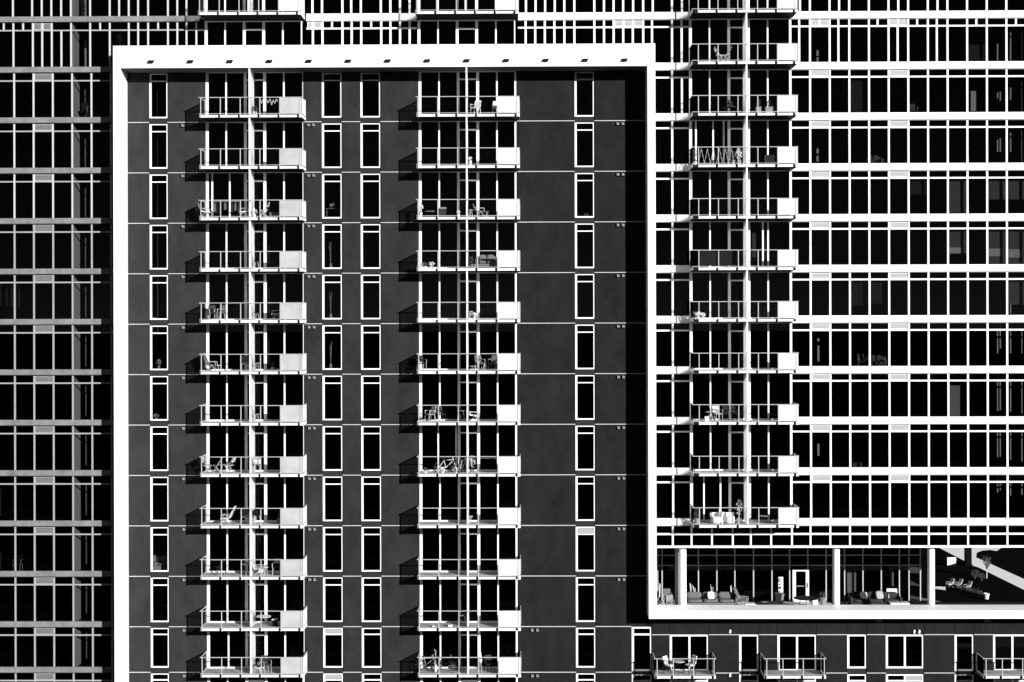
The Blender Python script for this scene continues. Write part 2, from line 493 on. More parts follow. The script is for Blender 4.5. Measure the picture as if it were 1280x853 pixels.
for xbay, p1 in ((XBAY1, 379.6), (XBAY2, 646.2)):            # the storey below the lowest balcony
    bay(block, xbay, 12, X0(p1) - xbay - .004)

# lower wall to the right, under the terrace beam
z_head, z_ln = PZ(793.6, 900), PZ(841.5, 960)
openings = [(789.8, 814.8, None, 'door', 784.3), (837.3, 885.8, 862, 'double', 0), (924.2, 948.6, None, 'door', 0), (972, 1020.8, 996.6, 'double', 0),
            (1059.2, 1083.4, None, 'single', 0), (1107.4, 1155, 1131.4, 'single', 0), (1193.4, 1217.6, None, 'door', 0), (1241.6, 1290, 1266, 'double', 0), (1316, 1340, None, 'single', 0)]
XP = lambda p: PX(p, 815)
prev = XP(openings[0][0])
heads = [789.8, 815, 837.3, 885.8, 924.2, 948.6, 972, 1020.8, 1059.2, 1083.4, 1107.4, 1131.4, 1155, 1193.4, 1217.6, 1241.6, 1290, 1316]
hx = [XP(p) for p in heads] + [XEND]
for a, b in zip(hx[:-1], hx[1:]):
    if a < XR1 + .3: 
        box('wall_panel', XR0 + .0, XR1 + .25, .002, .2, ZL(10) + .03, ZLB - .004, stucco_c, block); a = XR1 + .26
    box('wall_panel', a + .01, b - .01, 0, .2, z_head + .03, ZLB - .004, stucco_c, block)
for i, (p0, p1, pm, kind, ptop) in enumerate(openings):
    a, b = XP(p0), XP(p1)
    nxt = XP(openings[i + 1][0]) if i + 1 < len(openings) else XEND
    ztop = z_head - .02 if not ptop else PZ(ptop, 800)
    zbot = z_ln + .26 if kind == 'single' else z_ln + .10
    vb = [(a + .003, a + .13)] + ([(XP(pm) - .055, XP(pm) + .055)] if pm else []) + [(b - .10, b - .003)]
    hb = [(zbot, zbot + .10)] + ([(z_head - .05, z_head + .05)] if ptop else []) + [(ztop - .09, ztop)]
    window('window', block, vb, hb, .06, .16, .115, white)
    box('spandrel_panel', a + .003, b - .003, .045, .16, z_ln - .09, zbot - .004, spandrel_m, block)
    box('wall_panel', b + .006, nxt - .006, 0, .2, z_ln + .03, z_head - .03, stucco_c, block)
    flash(b, nxt, z_head); flash(b, nxt, z_ln)
    # storey below
    vb2 = vb
    window('window', block, vb2, [(z_ln - 2.7, z_ln - 2.6), (z_ln - .52, z_ln - .44), (z_ln - .17, z_ln - .10)], .06, .16, .115, white,
           louver={(1, 1)} if i == 5 else None, louver_mat=louver_w)
    box('wall_panel', b + .006, nxt - .006, 0, .2, z_ln - 2.9, z_ln - .03, stucco_c, block)
XE = [(PX(818.8, 825, -1.4), PX(894.3, 825, -1.4)), (PX(955.8, 825, -1.4), PX(1032, 825, -1.4)), (PX(1229.8, 825, -1.4), PX(1306, 825, -1.4))]
zE = PZ(845.3, 900, -1.4)
for a, b in XE:
    W = b - a
    bb = balcony(block, a, 0, zE, W, (.12, 1.06, 2.24, W - .08), False, None, 1.4, eg=endglass_d)
# little wall lights
for px, py, two in ((912.5, 789.3, 0), (912.5, 843.7, 0), (1142.6, 789.5, 1), (1148.8, 789.5, 1)):
    x, z = inv(px, py)
    MB().prism([(-.07, -.08), (.04, -.12), (.07, .08), (-.04, .12)], -.11, 0).build('wall_light', plastic_w, block, (x, 0, z))
for px, py in ((1097, 775.6), (1100.5, 775.6), (1232, 775.8), (1236, 775.8)):
    x, z = inv(px, py)
    MB().prism([(-.08, -.07), (.08, -.07), (.08, .05), (-.08, .09)], -.13, 0).build('vent_hood', vent_grey, block, (x, 0, z))

# core, floors and base of the stucco block
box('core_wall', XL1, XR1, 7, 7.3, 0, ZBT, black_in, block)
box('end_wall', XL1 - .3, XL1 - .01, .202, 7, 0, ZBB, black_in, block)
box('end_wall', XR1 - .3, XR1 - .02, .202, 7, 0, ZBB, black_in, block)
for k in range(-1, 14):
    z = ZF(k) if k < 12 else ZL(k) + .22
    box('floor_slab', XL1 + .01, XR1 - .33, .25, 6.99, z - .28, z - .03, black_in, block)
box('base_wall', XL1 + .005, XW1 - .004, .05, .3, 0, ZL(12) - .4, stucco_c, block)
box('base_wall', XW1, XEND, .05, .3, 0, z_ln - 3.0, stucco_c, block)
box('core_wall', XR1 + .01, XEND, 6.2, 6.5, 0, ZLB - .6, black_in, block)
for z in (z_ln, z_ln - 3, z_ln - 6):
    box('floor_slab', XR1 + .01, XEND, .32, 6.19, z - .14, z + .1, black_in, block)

# ------------------------------------------------------------------ glazed tower (white bands)
def curtain(parent, k, cols, xa, xb, ztop, zbot, bar, thick, wide=.108, extra_top=(), extra_low=(), louvers=(), lm=None, tz=(-.505, -.41), blind_cols=(), pane=True):
    """one storey of curtain wall between two bands: mullions, a transom, panes and louvers"""
    h = wide / 2
    zb0, zt0 = ZL(k) + tz[0], ZL(k) + tz[1]
    has_t = ztop > zt0 + .1
    alls = sorted(set(cols) | set(extra_low))
    for x in alls:
        if xa - .05 <= x <= xb + .05:
            box('mullion', x - h, x + h, .0, .11, zbot, zb0 if (has_t and x not in cols) else ztop, bar, parent)
    for x in extra_top:
        if has_t: box('mullion', x - h, x + h, .0, .11, zt0, ztop, bar, parent)
    if has_t:
        box('transom', xa, xb, .012, .10, zb0, zt0, thick, parent)
    low = [xa] + [x for x in alls if xa < x < xb] + [xb]
    topc = sorted(set(cols) | set(extra_top)); topc = [xa] + [x for x in topc if xa < x < xb] + [xb]
    for a, b in zip(low[:-1], low[1:]):
        if b - a < .2: continue
        box('window_pane', a + h * .9, b - h * .9, .06, .072, zbot, zb0 if has_t else ztop, pane_m, parent)
    if has_t:
        for a, b in zip(topc[:-1], topc[1:]):
            if b - a < .2: continue
            mid = (a + b) / 2
            if any(abs(mid - l) < (b - a) * .5 for l in louvers):
                box('louver_panel', a + h + .05, b - h - .05, .025, .06, zt0 + .04, ztop - .05, lm, parent)
                box('louver_frame', a + h * .9, b - h * .9, .045, .075, zt0, ztop, bar, parent)
            else:
                box('transom_pane', a + h * .9, b - h * .9, .06, .072, zt0, ztop, pane_m, parent)
PT = lambda p: PX(p, 150)
TC = [PT(988.2 + 24.56 * i) for i in range(15)]
TL = [PT(819.8), PT(840.3), PT(862.4)]
TX1 = TC[-1]
LV = [PT(1024.5), PT(1122.5)]
# bands on the right
for k in range(-3, 9):
    box('floor_band', PT(987.5), TX1, -.08, .2, ZL(k) + .0, ZL(k) + .41, white, tower)
    if k >= -2: box('band_lip', PT(987.5), TX1, -.03, .18, ZL(k) - .045, ZL(k) - .003, grey_bar, tower)
    if k >= -1:
        box('floor_band', XR1 + .004, PT(862), -.08, .2, ZL(k) + .0, ZL(k) + .41, white, tower)
        box('band_lip', XR1 + .004, PT(862), -.03, .18, ZL(k) - .045, ZL(k) - .003, grey_bar, tower)
P30 = lambda p: PX(p, 30)
ex_up = [P30(p) for p in (1000.2, 1049, 1123, 1172.5)]
for k in range(-3, 8):
    curtain(tower, k, TC, PT(989.5), TX1, ZL(k) - .045, ZL(k + 1) + .41, white, white,
            extra_low=[P30(p) for p in (1000, 1049, 1123, 1172)] if k == -3 else [P30(p) for p in (999, 1048, 1122, 1171)] if k == -2 else (),
            extra_top=[P30(p) for p in (999, 1024, 1048, 1097, 1122, 1146.5, 1171, 1220.5, 1270)] if k == -2 else (),
            louvers=[PT(1018), PT(1030), PT(1116), PT(1128)] if k == -2 else LV, lm=louver_w)
    if k >= -1:
        curtain(tower, k, TL[1:2], XR1 + .01, PT(862), ZL(k) - .045, ZL(k + 1) + .41, white, white, extra_low=[PT(852.5)] if k == -1 else ())
# top strip over the frame
top_lo = ZBT - .25
strip = [(383, 520.5), (647.5, 862)]
t_up = [380.8, 390.5, 402.5, 428, 439, 451, 476, 488, 500, 512, 657.5, 669.5, 681.5, 693.5, 705.5, 718, 743, 755, 767, 779, 791.5, 804, 816, 840, 852.5]
t_lo = [380.5, 391, 403, 428, 439.5, 451.5, 476.5, 488, 500, 512, 657, 669, 681, 693, 705.5, 718, 743, 755, 767, 779, 791, 804, 815, 840, 852]
t_top = [415, 464]
for a, b in strip:
    xa, xb = P30(a), P30(b)
    box('floor_band', xa, xb, -.08, .2, ZL(-2), ZL(-2) + .41, white, tower)
    box('band_lip', xa, xb, -.03, .18, ZL(-2) - .045, ZL(-2) - .003, grey_bar, tower)
    curtain(tower, -3, [P30(p) for p in t_up], xa, xb, ZL(-3) - .045, ZL(-2) + .41, white, white, wide=.115)
    lo = ZL(-1) + .41 if a > 900 else top_lo
    main = [P30(p) for p in t_lo]
    curtain(tower, -2, main, xa, xb if a < 600 else P30(821), ZL(-2) - .045, top_lo, white, white, wide=.115, extra_top=[P30(p) for p in t_top],
            louvers=[P30(p) for p in (385.5, 397, 773, 785, 797)], lm=louver_w)
curtain(tower, -2, [P30(840), P30(852)], P30(821), P30(862), ZL(-2) - .045, ZL(-1) + .41, white, white, wide=.115)
# balcony bays
for k in range(-2, 9):
    balcony(tower, XB3, k, W=6.10, posts=(.34, 1.49, 2.64, 3.79, 4.94, 5.98), fin=3.16, fm=fin_t)
for k in range(-2, 9):
    o_k = bay(tower, XBAY3, k, PT(989.5) - XBAY3, extra={1: (.35, 2.0), 8: (1.75,), 3: (4.3,)}.get(k, ()), shift={8: -.4, 1: .2}.get(k), rjamb=.13)
    box('spandrel_panel', XBAY3, PT(988), .03, .14, ZF(k) - .196, ZF(k) - .004, spandrel_m, tower)
for xb, xbay, p1 in ((XB1, XBAY1, 379.6), (XB2, XBAY2, 646.2)):
    balcony(tower, xb - .05, -2)
    w_ = X0(p1) - xbay - .004
    bay(tower, xbay - .05, -2, w_)
    bay(tower, xbay - .05, -1, w_, rjamb=.06)
    box('spandrel_panel', xbay - .05, xbay + w_, .03, .14, ZF(-2) - .196, ZF(-2) - .004, spandrel_m, tower)
# storeys under the white balconies, down to the terrace
zt1, zt2, zt3, zt4 = PZ(666.6, 1000), PZ(668.9, 1000), PZ(682.2, 1000), PZ(684.8, 1000)
BX = [PX(p, 670) for p in (841, 864.5, 890, 916, 938.5, 964, 990, 1013.2)] + [PX(1038 + 24.6 * i, 670) for i in range(13)]
box('transom', XR1 + .004, TX1, .012, .10, zt2, zt1, white, tower)
box('floor_band', XR1 + .004, TX1, -.05, .2, zt4, zt3, white, tower)
zz0 = ZL(8) - .045
bxs = [XR1 + .01] + [x for x in BX if x < TX1]
for i, x in enumerate(bxs):
    if i:
        box('mullion', x - .05, x + .05, .0, .11, zt1, zz0, white, tower)
        box('mullion', x - .05, x + .05, .0, .11, zt3, zt2, white, tower)
    nx = bxs[i + 1] if i + 1 < len(bxs) else TX1
    box('base_pane', x + .045, nx - .045, .06, .072, zt1, zz0, pane_m, tower)
    box('base_pane', x + .045, nx - .045, .06, .072, zt3, zt2, pane_m, tower)
# core and floor slabs
XM = PX(1156, 700, 3)
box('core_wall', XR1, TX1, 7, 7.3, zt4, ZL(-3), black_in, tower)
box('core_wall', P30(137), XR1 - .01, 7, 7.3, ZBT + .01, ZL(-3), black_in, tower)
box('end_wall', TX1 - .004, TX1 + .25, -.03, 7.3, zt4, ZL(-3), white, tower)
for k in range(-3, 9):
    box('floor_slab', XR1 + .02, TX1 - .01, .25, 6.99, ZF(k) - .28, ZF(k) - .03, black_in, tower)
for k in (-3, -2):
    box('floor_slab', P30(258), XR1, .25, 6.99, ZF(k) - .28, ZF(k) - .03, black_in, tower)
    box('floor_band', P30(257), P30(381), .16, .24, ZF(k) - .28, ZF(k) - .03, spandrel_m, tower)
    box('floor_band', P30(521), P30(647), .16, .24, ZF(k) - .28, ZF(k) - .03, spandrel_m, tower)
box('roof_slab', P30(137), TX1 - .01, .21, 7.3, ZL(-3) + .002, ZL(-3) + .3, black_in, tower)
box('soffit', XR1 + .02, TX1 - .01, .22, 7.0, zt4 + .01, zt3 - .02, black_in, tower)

# terrace
zfl = ZLT - .95
box('terrace_floor', PX(1160, 750, 1) + .01, PX(1330, 750, 6), .205, 1.2, zfl - .3, zfl, stone_m, tower)
box('terrace_floor', XR1 + .01, PX(1160, 750, 1), .205, 6.4, zfl - .3, zfl, stone_m, tower)
for px in (852, 1043.6, 1162.3):
    x = PX(px + 1.5, 720, .5)
    MB().lathe([(.215, 0), (.215, zt4 - zfl - .12), (.19, zt4 - zfl - .06), (.19, zt4 - zfl)], 24).build('column', col_m, tower, (x, .5, zfl))
x = PX(847.5, 720, 1.2)
box('pilaster', x - .16, x + .2, 1.1, 1.5, zfl, zt4, vent_grey, tower)
G = 6.0
TG = [PX(p, 720, G) for p in (822, 827.6, 850.5, 873, 896, 918.5, 941.8, 964.8, 987, 1009.7, 1032.5, 1055.6, 1078.5, 1101.4, 1124, 1136, 1150.3)]
za, zb_, zc = zfl + .06, PZ(706.8, 1000, G), PZ(694.2, 1000, G)
for x in TG:
    box('terrace_mullion', x - .034, x + .034, G - .06, G + .06, za, zt4, steel, tower)
for a, b in zip(TG[:-1], TG[1:]):
    for z0, z1 in ((za, zb_ - .03), (zb_ + .03, zc - .03), (zc + .03, zt4)):
        if abs(a - TG[8]) < .01 and z0 == za: continue      # the door stands here
        box('terrace_pane', a + .045, b - .045, G, G + .012, z0, z1, pane_m, tower)
for z in (zb_, zc):
    box('terrace_transom', TG[0], TG[-1], G - .05, G + .05, z - .026, z + .026, steel, tower)
box('terrace_sill', TG[0], TG[-1], G - .08, G + .08, zfl + .002, zfl + .06, dark_metal, tower)
box('room_wall', XR1 + .02, TG[15], 12, 12.2, zfl, zt4, black_in, tower)
box('room_wall', TG[15] - .1, TG[15] + .1, G + .1, 12, zfl, zt4, black_in, tower)
box('room_floor', XR1 + .02, TG[15] - .11, 6.41, 12, zfl - .3, zfl - .002, black_in, tower)
# glazed door
d0, d1 = PX(990.4, 735, G), PX(1010.8, 735, G)
dt = PZ(712, 1000, G)
dm = MB()
dw = d1 - d0; dh = dt - zfl
dm.box(0, .20, -.03, .03, .03, dh); dm.box(dw - .2, dw, -.03, .03, .03, dh); dm.box(.2, dw - .2, -.028, .028, .03, .36); dm.box(.2, dw - .2, -.028, .028, dh - .1, dh)
door = dm.build('door', white, tower, (d0, G - .1, zfl))
box('pane', d0 + .2, d1 - .2, G - .105, G - .095, zfl + .36, dt - .1, pane_m, door)
MB().box(-.02, .02, -.09, -.03, -.16, .16).build('handle', dark_metal, door, (d1 - .1, G - .1, zfl + 1.05))
MB().tube((0, 0, 0), (dw - .55, 0, 0), .02).build('push_bar', steel, door, (d0 + .22, G - .15, zfl + 1.0))

# ------------------------------------------------------------------ grey glazed wing
PW = lambda p: PX(p, 300)
WC = [PW(18 + 24.15 * i) for i in range(-3, 6)]
xw1 = XL0 - .004
for k in range(-3, 13):
    xe = P30(249.5) if k in (-2, -3) else xw1
    cut = sorted([XWEST] + [PW(p) for p in (-45, 18, 77.2)] + [xe])
    for a, b in zip(cut[:-1], cut[1:]):
        box('floor_band', a + .006, b - .006, -.06, .2, ZL(k) + .0 if k < 11 else ZL(k), ZL(k) + .32, grey_band, wing)
    box('band_lip', XWEST, xe, -.02, .18, ZL(k) - .05, ZL(k) - .003, dark_metal, wing)
    if k == 12: break
    if k == -3:
        cols = [P30(p) for p in (-32, -8, 16, 40, 64, 88.5, 112.5, 137, 185, 209.8, 233)]
        curtain(wing, k, cols, P30(-40), P30(246), ZL(k) - .05, ZL(k + 1) + .32, pale_bar, grey_bar, wide=.092, extra_low=[P30(p) for p in (52, 76.3, 148.8, 160.8, 172.5, 221.5)])
    elif k == -2:
        cols = [P30(p) for p in (-32, -8, 16.5, 40.8, 64.5, 88.7, 112.5)]
        curtain(wing, k, cols, P30(-40), xw1, ZL(k) - .05, ZL(-1) + .32, pale_bar, grey_bar, wide=.092, extra_low=[P30(52.5), P30(76.5), P30(137)],
                extra_top=[P30(p) for p in (4.5, 28.7, 52.5, 125, 137)], louvers=[P30(46.5), P30(58.5)], lm=louver_g, tz=(-.54, -.46))
        cols = [P30(p) for p in (148.8, 160.8, 172.5, 185, 209.8, 221.5, 233, 245.3)]
        curtain(wing, k, cols, xw1, P30(257), ZL(k) - .05, top_lo, pale_bar, grey_bar, wide=.092, extra_top=[P30(197.5)], tz=(-.54, -.46))
    else:
        curtain(wing, k, WC, PW(-40), xw1, ZL(k) - .05, ZL(k + 1) + .32, pale_bar if k < 2 else grey_bar, grey_bar, wide=.088,
                louvers=[PW(54.5)], lm=louver_g, tz=(-.54, -.46))
    box('floor_slab', XWEST, xe - .1, .25, 6.99, ZF(k) - .28, ZF(k) - .03, black_in, wing)
    xp = PX(91.0, 300)
    if k < 12:
        box('partition_wall', xp - .15, xp + .02, .2, 1.35, ZF(k) - .02, ZL(k - 1) - .10 if k > -3 else ZL(-3) - .1, partition_m, wing)
        box('interior_post', xp + .20, xp + .29, 1.75, 1.85, ZF(k) + .2, ZL(k - 1) - .7, partition_m, wing)
box('core_wall', XWEST, XL0, 7, 7.3, 0, ZL(-3), black_in, wing)
box('end_wall', XL0 - .3, XL0 - .01, .25, 7, 0, ZL(-2) - .4, black_in, wing)
box('end_wall', XWEST - .2, XWEST, -.03, 7.3, 0, ZL(-3), grey_band, wing)
box('base_wall', XWEST, XL0 - .01, .0, .3, 0, ZL(12) - .06, stucco_c, wing)
box('roof_slab', XWEST, XL0, .21, 7, ZL(-3) + .33, ZL(-3) + .6, black_in, wing)

# ------------------------------------------------------------------ blinds, other fittings and painted reflections inside the panes (parts of the tower)
def at_wall(px, py, Y): return inv(px, py, Y)
def blind(px0, px1, py0, py1, Y=.34, mat=blind_m, parent=tower, name='blind'):
    x0, z1 = inv(px0, py0, Y); x1, z0 = inv(px1, py1, Y)
    return box(name, x0, x1, Y, Y + .03, z0, z1, mat, parent)
blind_d = solid('blind_dark', 0.03, 0.9, 0.2, 4)
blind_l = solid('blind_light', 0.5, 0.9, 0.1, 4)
blind(1137, 1159, 224, 243, mat=blind_d)
for a in ((1186, 1208, 225, 266), (1235, 1257, 225, 249.5), (1259.5, 1282, 225, 249.5), (1186, 1208, 288.5, 317), (1235, 1257, 288.5, 330), (1259.5, 1282, 288.5, 330), (1259.5, 1282, 351, 381)):
    blind(*a)
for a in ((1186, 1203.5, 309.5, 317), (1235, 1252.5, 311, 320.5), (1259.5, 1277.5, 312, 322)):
    blind(*a, Y=.325, mat=blind_l, name='reflection_strip')  # pale strips painted in for reflections on the glass
blind(1186.2, 1200, 482, 522, mat=plastic_g, name='closet_door')
blind(1063, 1082, 98, 140, mat=blind_d)
blind(1209, 1232, 56, 76, mat=blind_d); blind(1063, 1083, 352, 382, mat=blind_d); blind(1087.5, 1106, 352, 380, mat=blind_d)
# narrow pale strips shaped as sunlit stretches of edges in the corner rooms
for px, rows in ((1263.3, ((41, 77), (108, 125), (166, 190), (376, 392), (404, 442), (467, 515), (534, 575), (596, 620))), (1277.5, ((40, 77), (103, 140), (162, 204), (403, 442), (468, 517), (533, 577), (596, 619))),
                 (1247.0, ((55, 77), (116, 123), (175, 190), (404, 442), (467, 514), (530, 572), (594, 616))), (1250.4, ((115, 126), (173, 190), (376, 388), (404, 436), (467, 513), (532, 571), (600, 613)))):
    for a, b in rows:
        blind(px - .75, px + .75, a, b, Y=1.2, mat=partition_m, name='sunlit_strip')
for px, a, b in ((1022, 63, 70), (1022, 72, 78), (1022, 186, 192), (1022, 195, 202), (1023, 423, 427), (1023, 432, 452), (1023, 555, 570)):
    blind(px - 1.3, px + 1.3, a, b, Y=1.0, mat=partition_m, name='shelf_panel')
blind(1213.5, 1220, 114, 139, Y=.5, mat=blind_l, name='curtain')
blind(940, 945, 290, 322, Y=.4, mat=blind_m, name='curtain'); blind(952, 962, 296, 322, Y=.4, mat=blind_d, name='curtain')
for px, a, b in ((335.6, 252, 282), (335.6, 319, 334), (335.8, 372, 398), (336, 436, 460)):
    blind(px - 1.2, px + 1.6, a - 12, b, Y=.3, mat=blind_d, parent=block, name='curtain')
blind(574.5, 578.5, 170, 262, Y=.4, mat=blind_d, parent=block, name='curtain')
# left wing: lit room corners and curtains
for py0, py1, px0, px1 in ((353, 383, -4, 1.5), (358, 384, 7.5, 16), (358, 385, 22, 25), (606, 645, -4, 1.5), (690, 712, -4, 1.5), (5, 15, 31, 34.5)):
    blind(px0, px1, py0, py1, Y=.8, mat=blind_d, parent=wing, name='curtain')

# ------------------------------------------------------------------ furniture makers (x right, y into the building, z up; origin on the floor)
ORD = ['topmost', 'second', 'third', 'fourth', 'fifth', 'sixth', 'seventh', 'eighth', 'ninth', 'tenth', 'eleventh', 'twelfth']
def where(stack, k):
    if stack == 'right':
        n = 8 - k
        return ('lowest' if n == 0 else ORD[n] + ' lowest') + ' balcony of the right stack'
    return ('topmost' if k == 0 else ORD[k]) + ' balcony under the beam, ' + stack + ' stack'
def on(px, k, Y, py):
    return (PX(px, py, Y), Y, ZF(k) + .001)
def ry(k): return 148 + 63 * k
def chair(label, loc, mat, leg=steel, rot=0, arms=True, group=None, s=1.0, name='chair'):
    t = thing(name, label, 'chair', loc, group)
    MB().blob((0, 0, .44 * s), .23 * s, .22 * s, .035 * s).build('seat', mat, t)
    b = MB(); b.prism([(-.22 * s, .50 * s), (.22 * s, .50 * s), (.20 * s, .90 * s), (-.20 * s, .90 * s)], .18 * s, .22 * s)
    for i, v in enumerate(b.v): b.v[i] = (v[0], v[1] + (v[2] - .5 * s) * .25, v[2])
    b.build('backrest', mat, t)
    for x in (-.2, .2):
        for y in (-.19, .19):
            MB().tube((x * s, y * s, .43 * s), (x * 1.12 * s, y * 1.15 * s, 0), .017 * s).build('leg', leg, t)
        if arms:
            MB().path([(x * 1.15 * s, -.17 * s, .43 * s), (x * 1.2 * s, -.18 * s, .66 * s), (x * 1.2 * s, .2 * s, .66 * s)], .017 * s).build('armrest', leg, t)
    t.rotation_euler.z = rot
    return t
def lounge(label, loc, mat, rot=0, frame=steel, up_=.75, name='lounge_chair'):
    t = thing(name, label, 'lounge chair', loc)
    s = MB(); s.prism([(-.25, .32), (.25, .38), (.25, .43), (-.25, .37)], -.27, .27); s.build('seat', mat, t)
    b = MB(); b.prism([(.22, .38), (.30, .38), (.30 + up_ * .45, .38 + up_), (.24 + up_ * .45, .38 + up_)], -.27, .27); b.build('backrest', mat, t)
    for y in (-.26, .26):
        MB().path([(-.28, y, 0), (.0, y, .36), (.34, y, 0)], .018).build('leg', frame, t)
        MB().path([(-.22, y, .36), (-.20, y, .56), (.36, y, .58)], .018).build('armrest', frame, t)
    t.rotation_euler.z = rot
    return t
def folding(label, loc, mat, rot=0, frame=steel):
    t = thing('folding_chair', label, 'chair', loc)
    MB().prism([(-.22, .42), (.2, .46), (.2, .49), (-.22, .45)], -.2, .2).build('seat', mat, t)
    MB().prism([(.22, .66), (.26, .66), (.32, .92), (.28, .92)], -.2, .2).build('backrest', mat, t)
    for y in (-.21, .21):
        MB().tube((-.26, y, 0), (.30, y, .93), .017).build('leg', frame, t)
        MB().tube((.24, y, 0), (-.2, y, .47), .017).build('leg', frame, t)
    t.rotation_euler.z = rot
    return t
def table(label, loc, mat, r=.35, h=.62, leg=steel, group=None):
    t = thing('side_table', label, 'table', loc, group)
    MB().lathe([(r * .97, h - .035), (r, h - .02), (r, h - .006), (r * .98, h)], 18).build('table_top', mat, t)
    for i in range(3):
        a = i * 2.094 + .4
        MB().tube((math.cos(a) * r * .35, math.sin(a) * r * .35, h - .03), (math.cos(a) * r * .8, math.sin(a) * r * .8, 0), .016).build('leg', leg, t)
    return t
def plant(label, loc, pot=plastic_g, r=.17, h=.35, fh=.45, fr=.22, n=60, mat=leaf, name='potted_plant', size=.06, tall=False):
    t = thing(name, label, 'plant', loc)
    MB().lathe([(r * .75, 0), (r, h * .95), (r * 1.06, h * .95), (r * 1.06, h), (r * .9, h)], 12).build('pot', pot, t)
    st = MB()
    for i in range(5):
        a = i * 1.256
        st.tube((0, 0, h - .03), (math.cos(a) * fr * .6, math.sin(a) * fr * .6, h + fh * random.uniform(.7, 1)), .008, 4)
    st.build('stem', bark, t)
    MB().leaves((0, 0, h + fh * .6), fr, fr, fh * .55, n, size).build('foliage', mat, t)
    return t
def planter(label, loc, w, h, mat, fh, n):
    t = thing('planter_box', label, 'planter', loc)
    m = MB(); m.box(-w / 2, w / 2, -.17, .17, 0, h); m.box(-w / 2 - .015, w / 2 + .015, -.185, .185, h + .001, h + .03)
    m.build('trough', mat, t)
    MB().leaves((0, 0, h + fh * .5), w * .45, .16, fh * .5, n, .07).build('foliage', leaf, t)
    return t
def grill(label, loc, mat=dark_metal, lid=None):
    t = thing('grill', label, 'grill', loc)
    MB().lathe([(.08, .5), (.22, .58), (.26, .70)], 14).build('bowl', mat, t)
    MB().lathe([(.27, .705), (.25, .82), (.15, .92), (.04, .95)], 14).build('lid', lid or mat, t)
    MB().tube((-.06, 0, .98), (.06, 0, .98), .016).build('handle', steel, t)
    for i in range(3):
        a = i * 2.094
        MB().tube((math.cos(a) * .12, math.sin(a) * .12, .55), (math.cos(a) * .24, math.sin(a) * .24, 0), .016).build('leg', steel, t)
    MB().box(-.46, -.29, -.12, .12, .66, .69).build('shelf', steel, t)
    return t
def bicycle(label, loc, rot=0, mat=steel):
    t = thing('bicycle', label, 'bicycle', loc)
    for x in (-.5, .5):
        o = MB().ring((x, 0, .335), .315, .02, (0, 1, 0)).build('wheel', dark_metal, t)
        sp = MB()
        for i in range(8):
            a = i * .785
            sp.tube((x, 0, .335), (x + math.cos(a) * .3, 0, .335 + math.sin(a) * .3), .004, 3)
        sp.build('spokes', steel, o)
    f = MB()
    for a, b in (((-.5, .335), (-.08, .30)), ((-.08, .30), (-.2, .78)), ((-.2, .72), (.34, .76)), ((-.08, .30), (.36, .70)), ((-.5, .335), (-.19, .70)), ((.5, .335), (.33, .90))):
        f.tube((a[0], 0, a[1]), (b[0], 0, b[1]), .02)
    f.build('frame', mat, t)
    MB().path([(.33, -.27, .92), (.36, 0, .95), (.33, .27, .92)], .015).build('handlebar', steel, t)
    MB().blob((-.21, 0, .83), .13, .07, .03).build('saddle', dark_metal, t)
    t.rotation_euler.z = rot
    return t
def sofa(label, loc, w, mat, seats=3, rot=0):
    t = thing('sofa', label, 'sofa', loc)
    MB().box(-w / 2, w / 2, -.42, .42, .06, .28).build('base', mat, t)
    sw = (w - .3) / seats
    for i in range(seats):
        x = -w / 2 + .15 + sw * (i + .5)
        MB().blob((x, -.06, .37), sw / 2 - .01, .36, .09, 10, 6).build('seat_cushion', mat, t)
        MB().blob((x, .27, .64), sw / 2 - .015, .12, .20, 10, 6).build('back_cushion', mat, t)
    for s in (-1, 1):
        MB().box(s * (w / 2 - .07) - .07, s * (w / 2 - .07) + .07, -.42, .42, .285, .58).build('armrest', mat, t)
    MB().box(-w / 2, w / 2, .38, .44, .285, .74).build('backrest', mat, t)
    t.rotation_euler.z = rot
    return t
def cushion(label, loc, mat, s=.24, tilt=.35, rot=0):
    m = MB().blob((0, 0, 0), s, .07, s, 8, 6)
    o = bpy.data.objects.new('cushion', m.mesh('cushion', mat)); place(o, None, loc)
    o.rotation_euler = (tilt * -1, 0, rot)
    o['label'] = label; o['category'] = 'cushion'
    return o
def lights(label, pts, n, parent_loc, zig=False):
    """a wire with little bulbs"""
    t = thing('string_lights', label, 'string lights', parent_loc)
    w_ = MB()
    loc = Vector(parent_loc)
    P = [Vector(p) - loc for p in pts]
    w_.path([tuple(p) for p in P], .012 if zig else .004, 4).build('wire', rail_white if zig else dark_metal, t)
    L = [(b - a).length for a, b in zip(P[:-1], P[1:])]; T = sum(L)
    for i in range(n):
        d = T * (i + .5) / n; j = 0
        while d > L[j] and j < len(L) - 1: d -= L[j]; j += 1
        p = P[j].lerp(P[j + 1], min(d / L[j], 1))
        MB().blob((p.x, p.y, p.z - .02), (.016 if zig else .02), (.016 if zig else .02), .022, 6, 4).build('bulb', bulb_m, t)
    return t
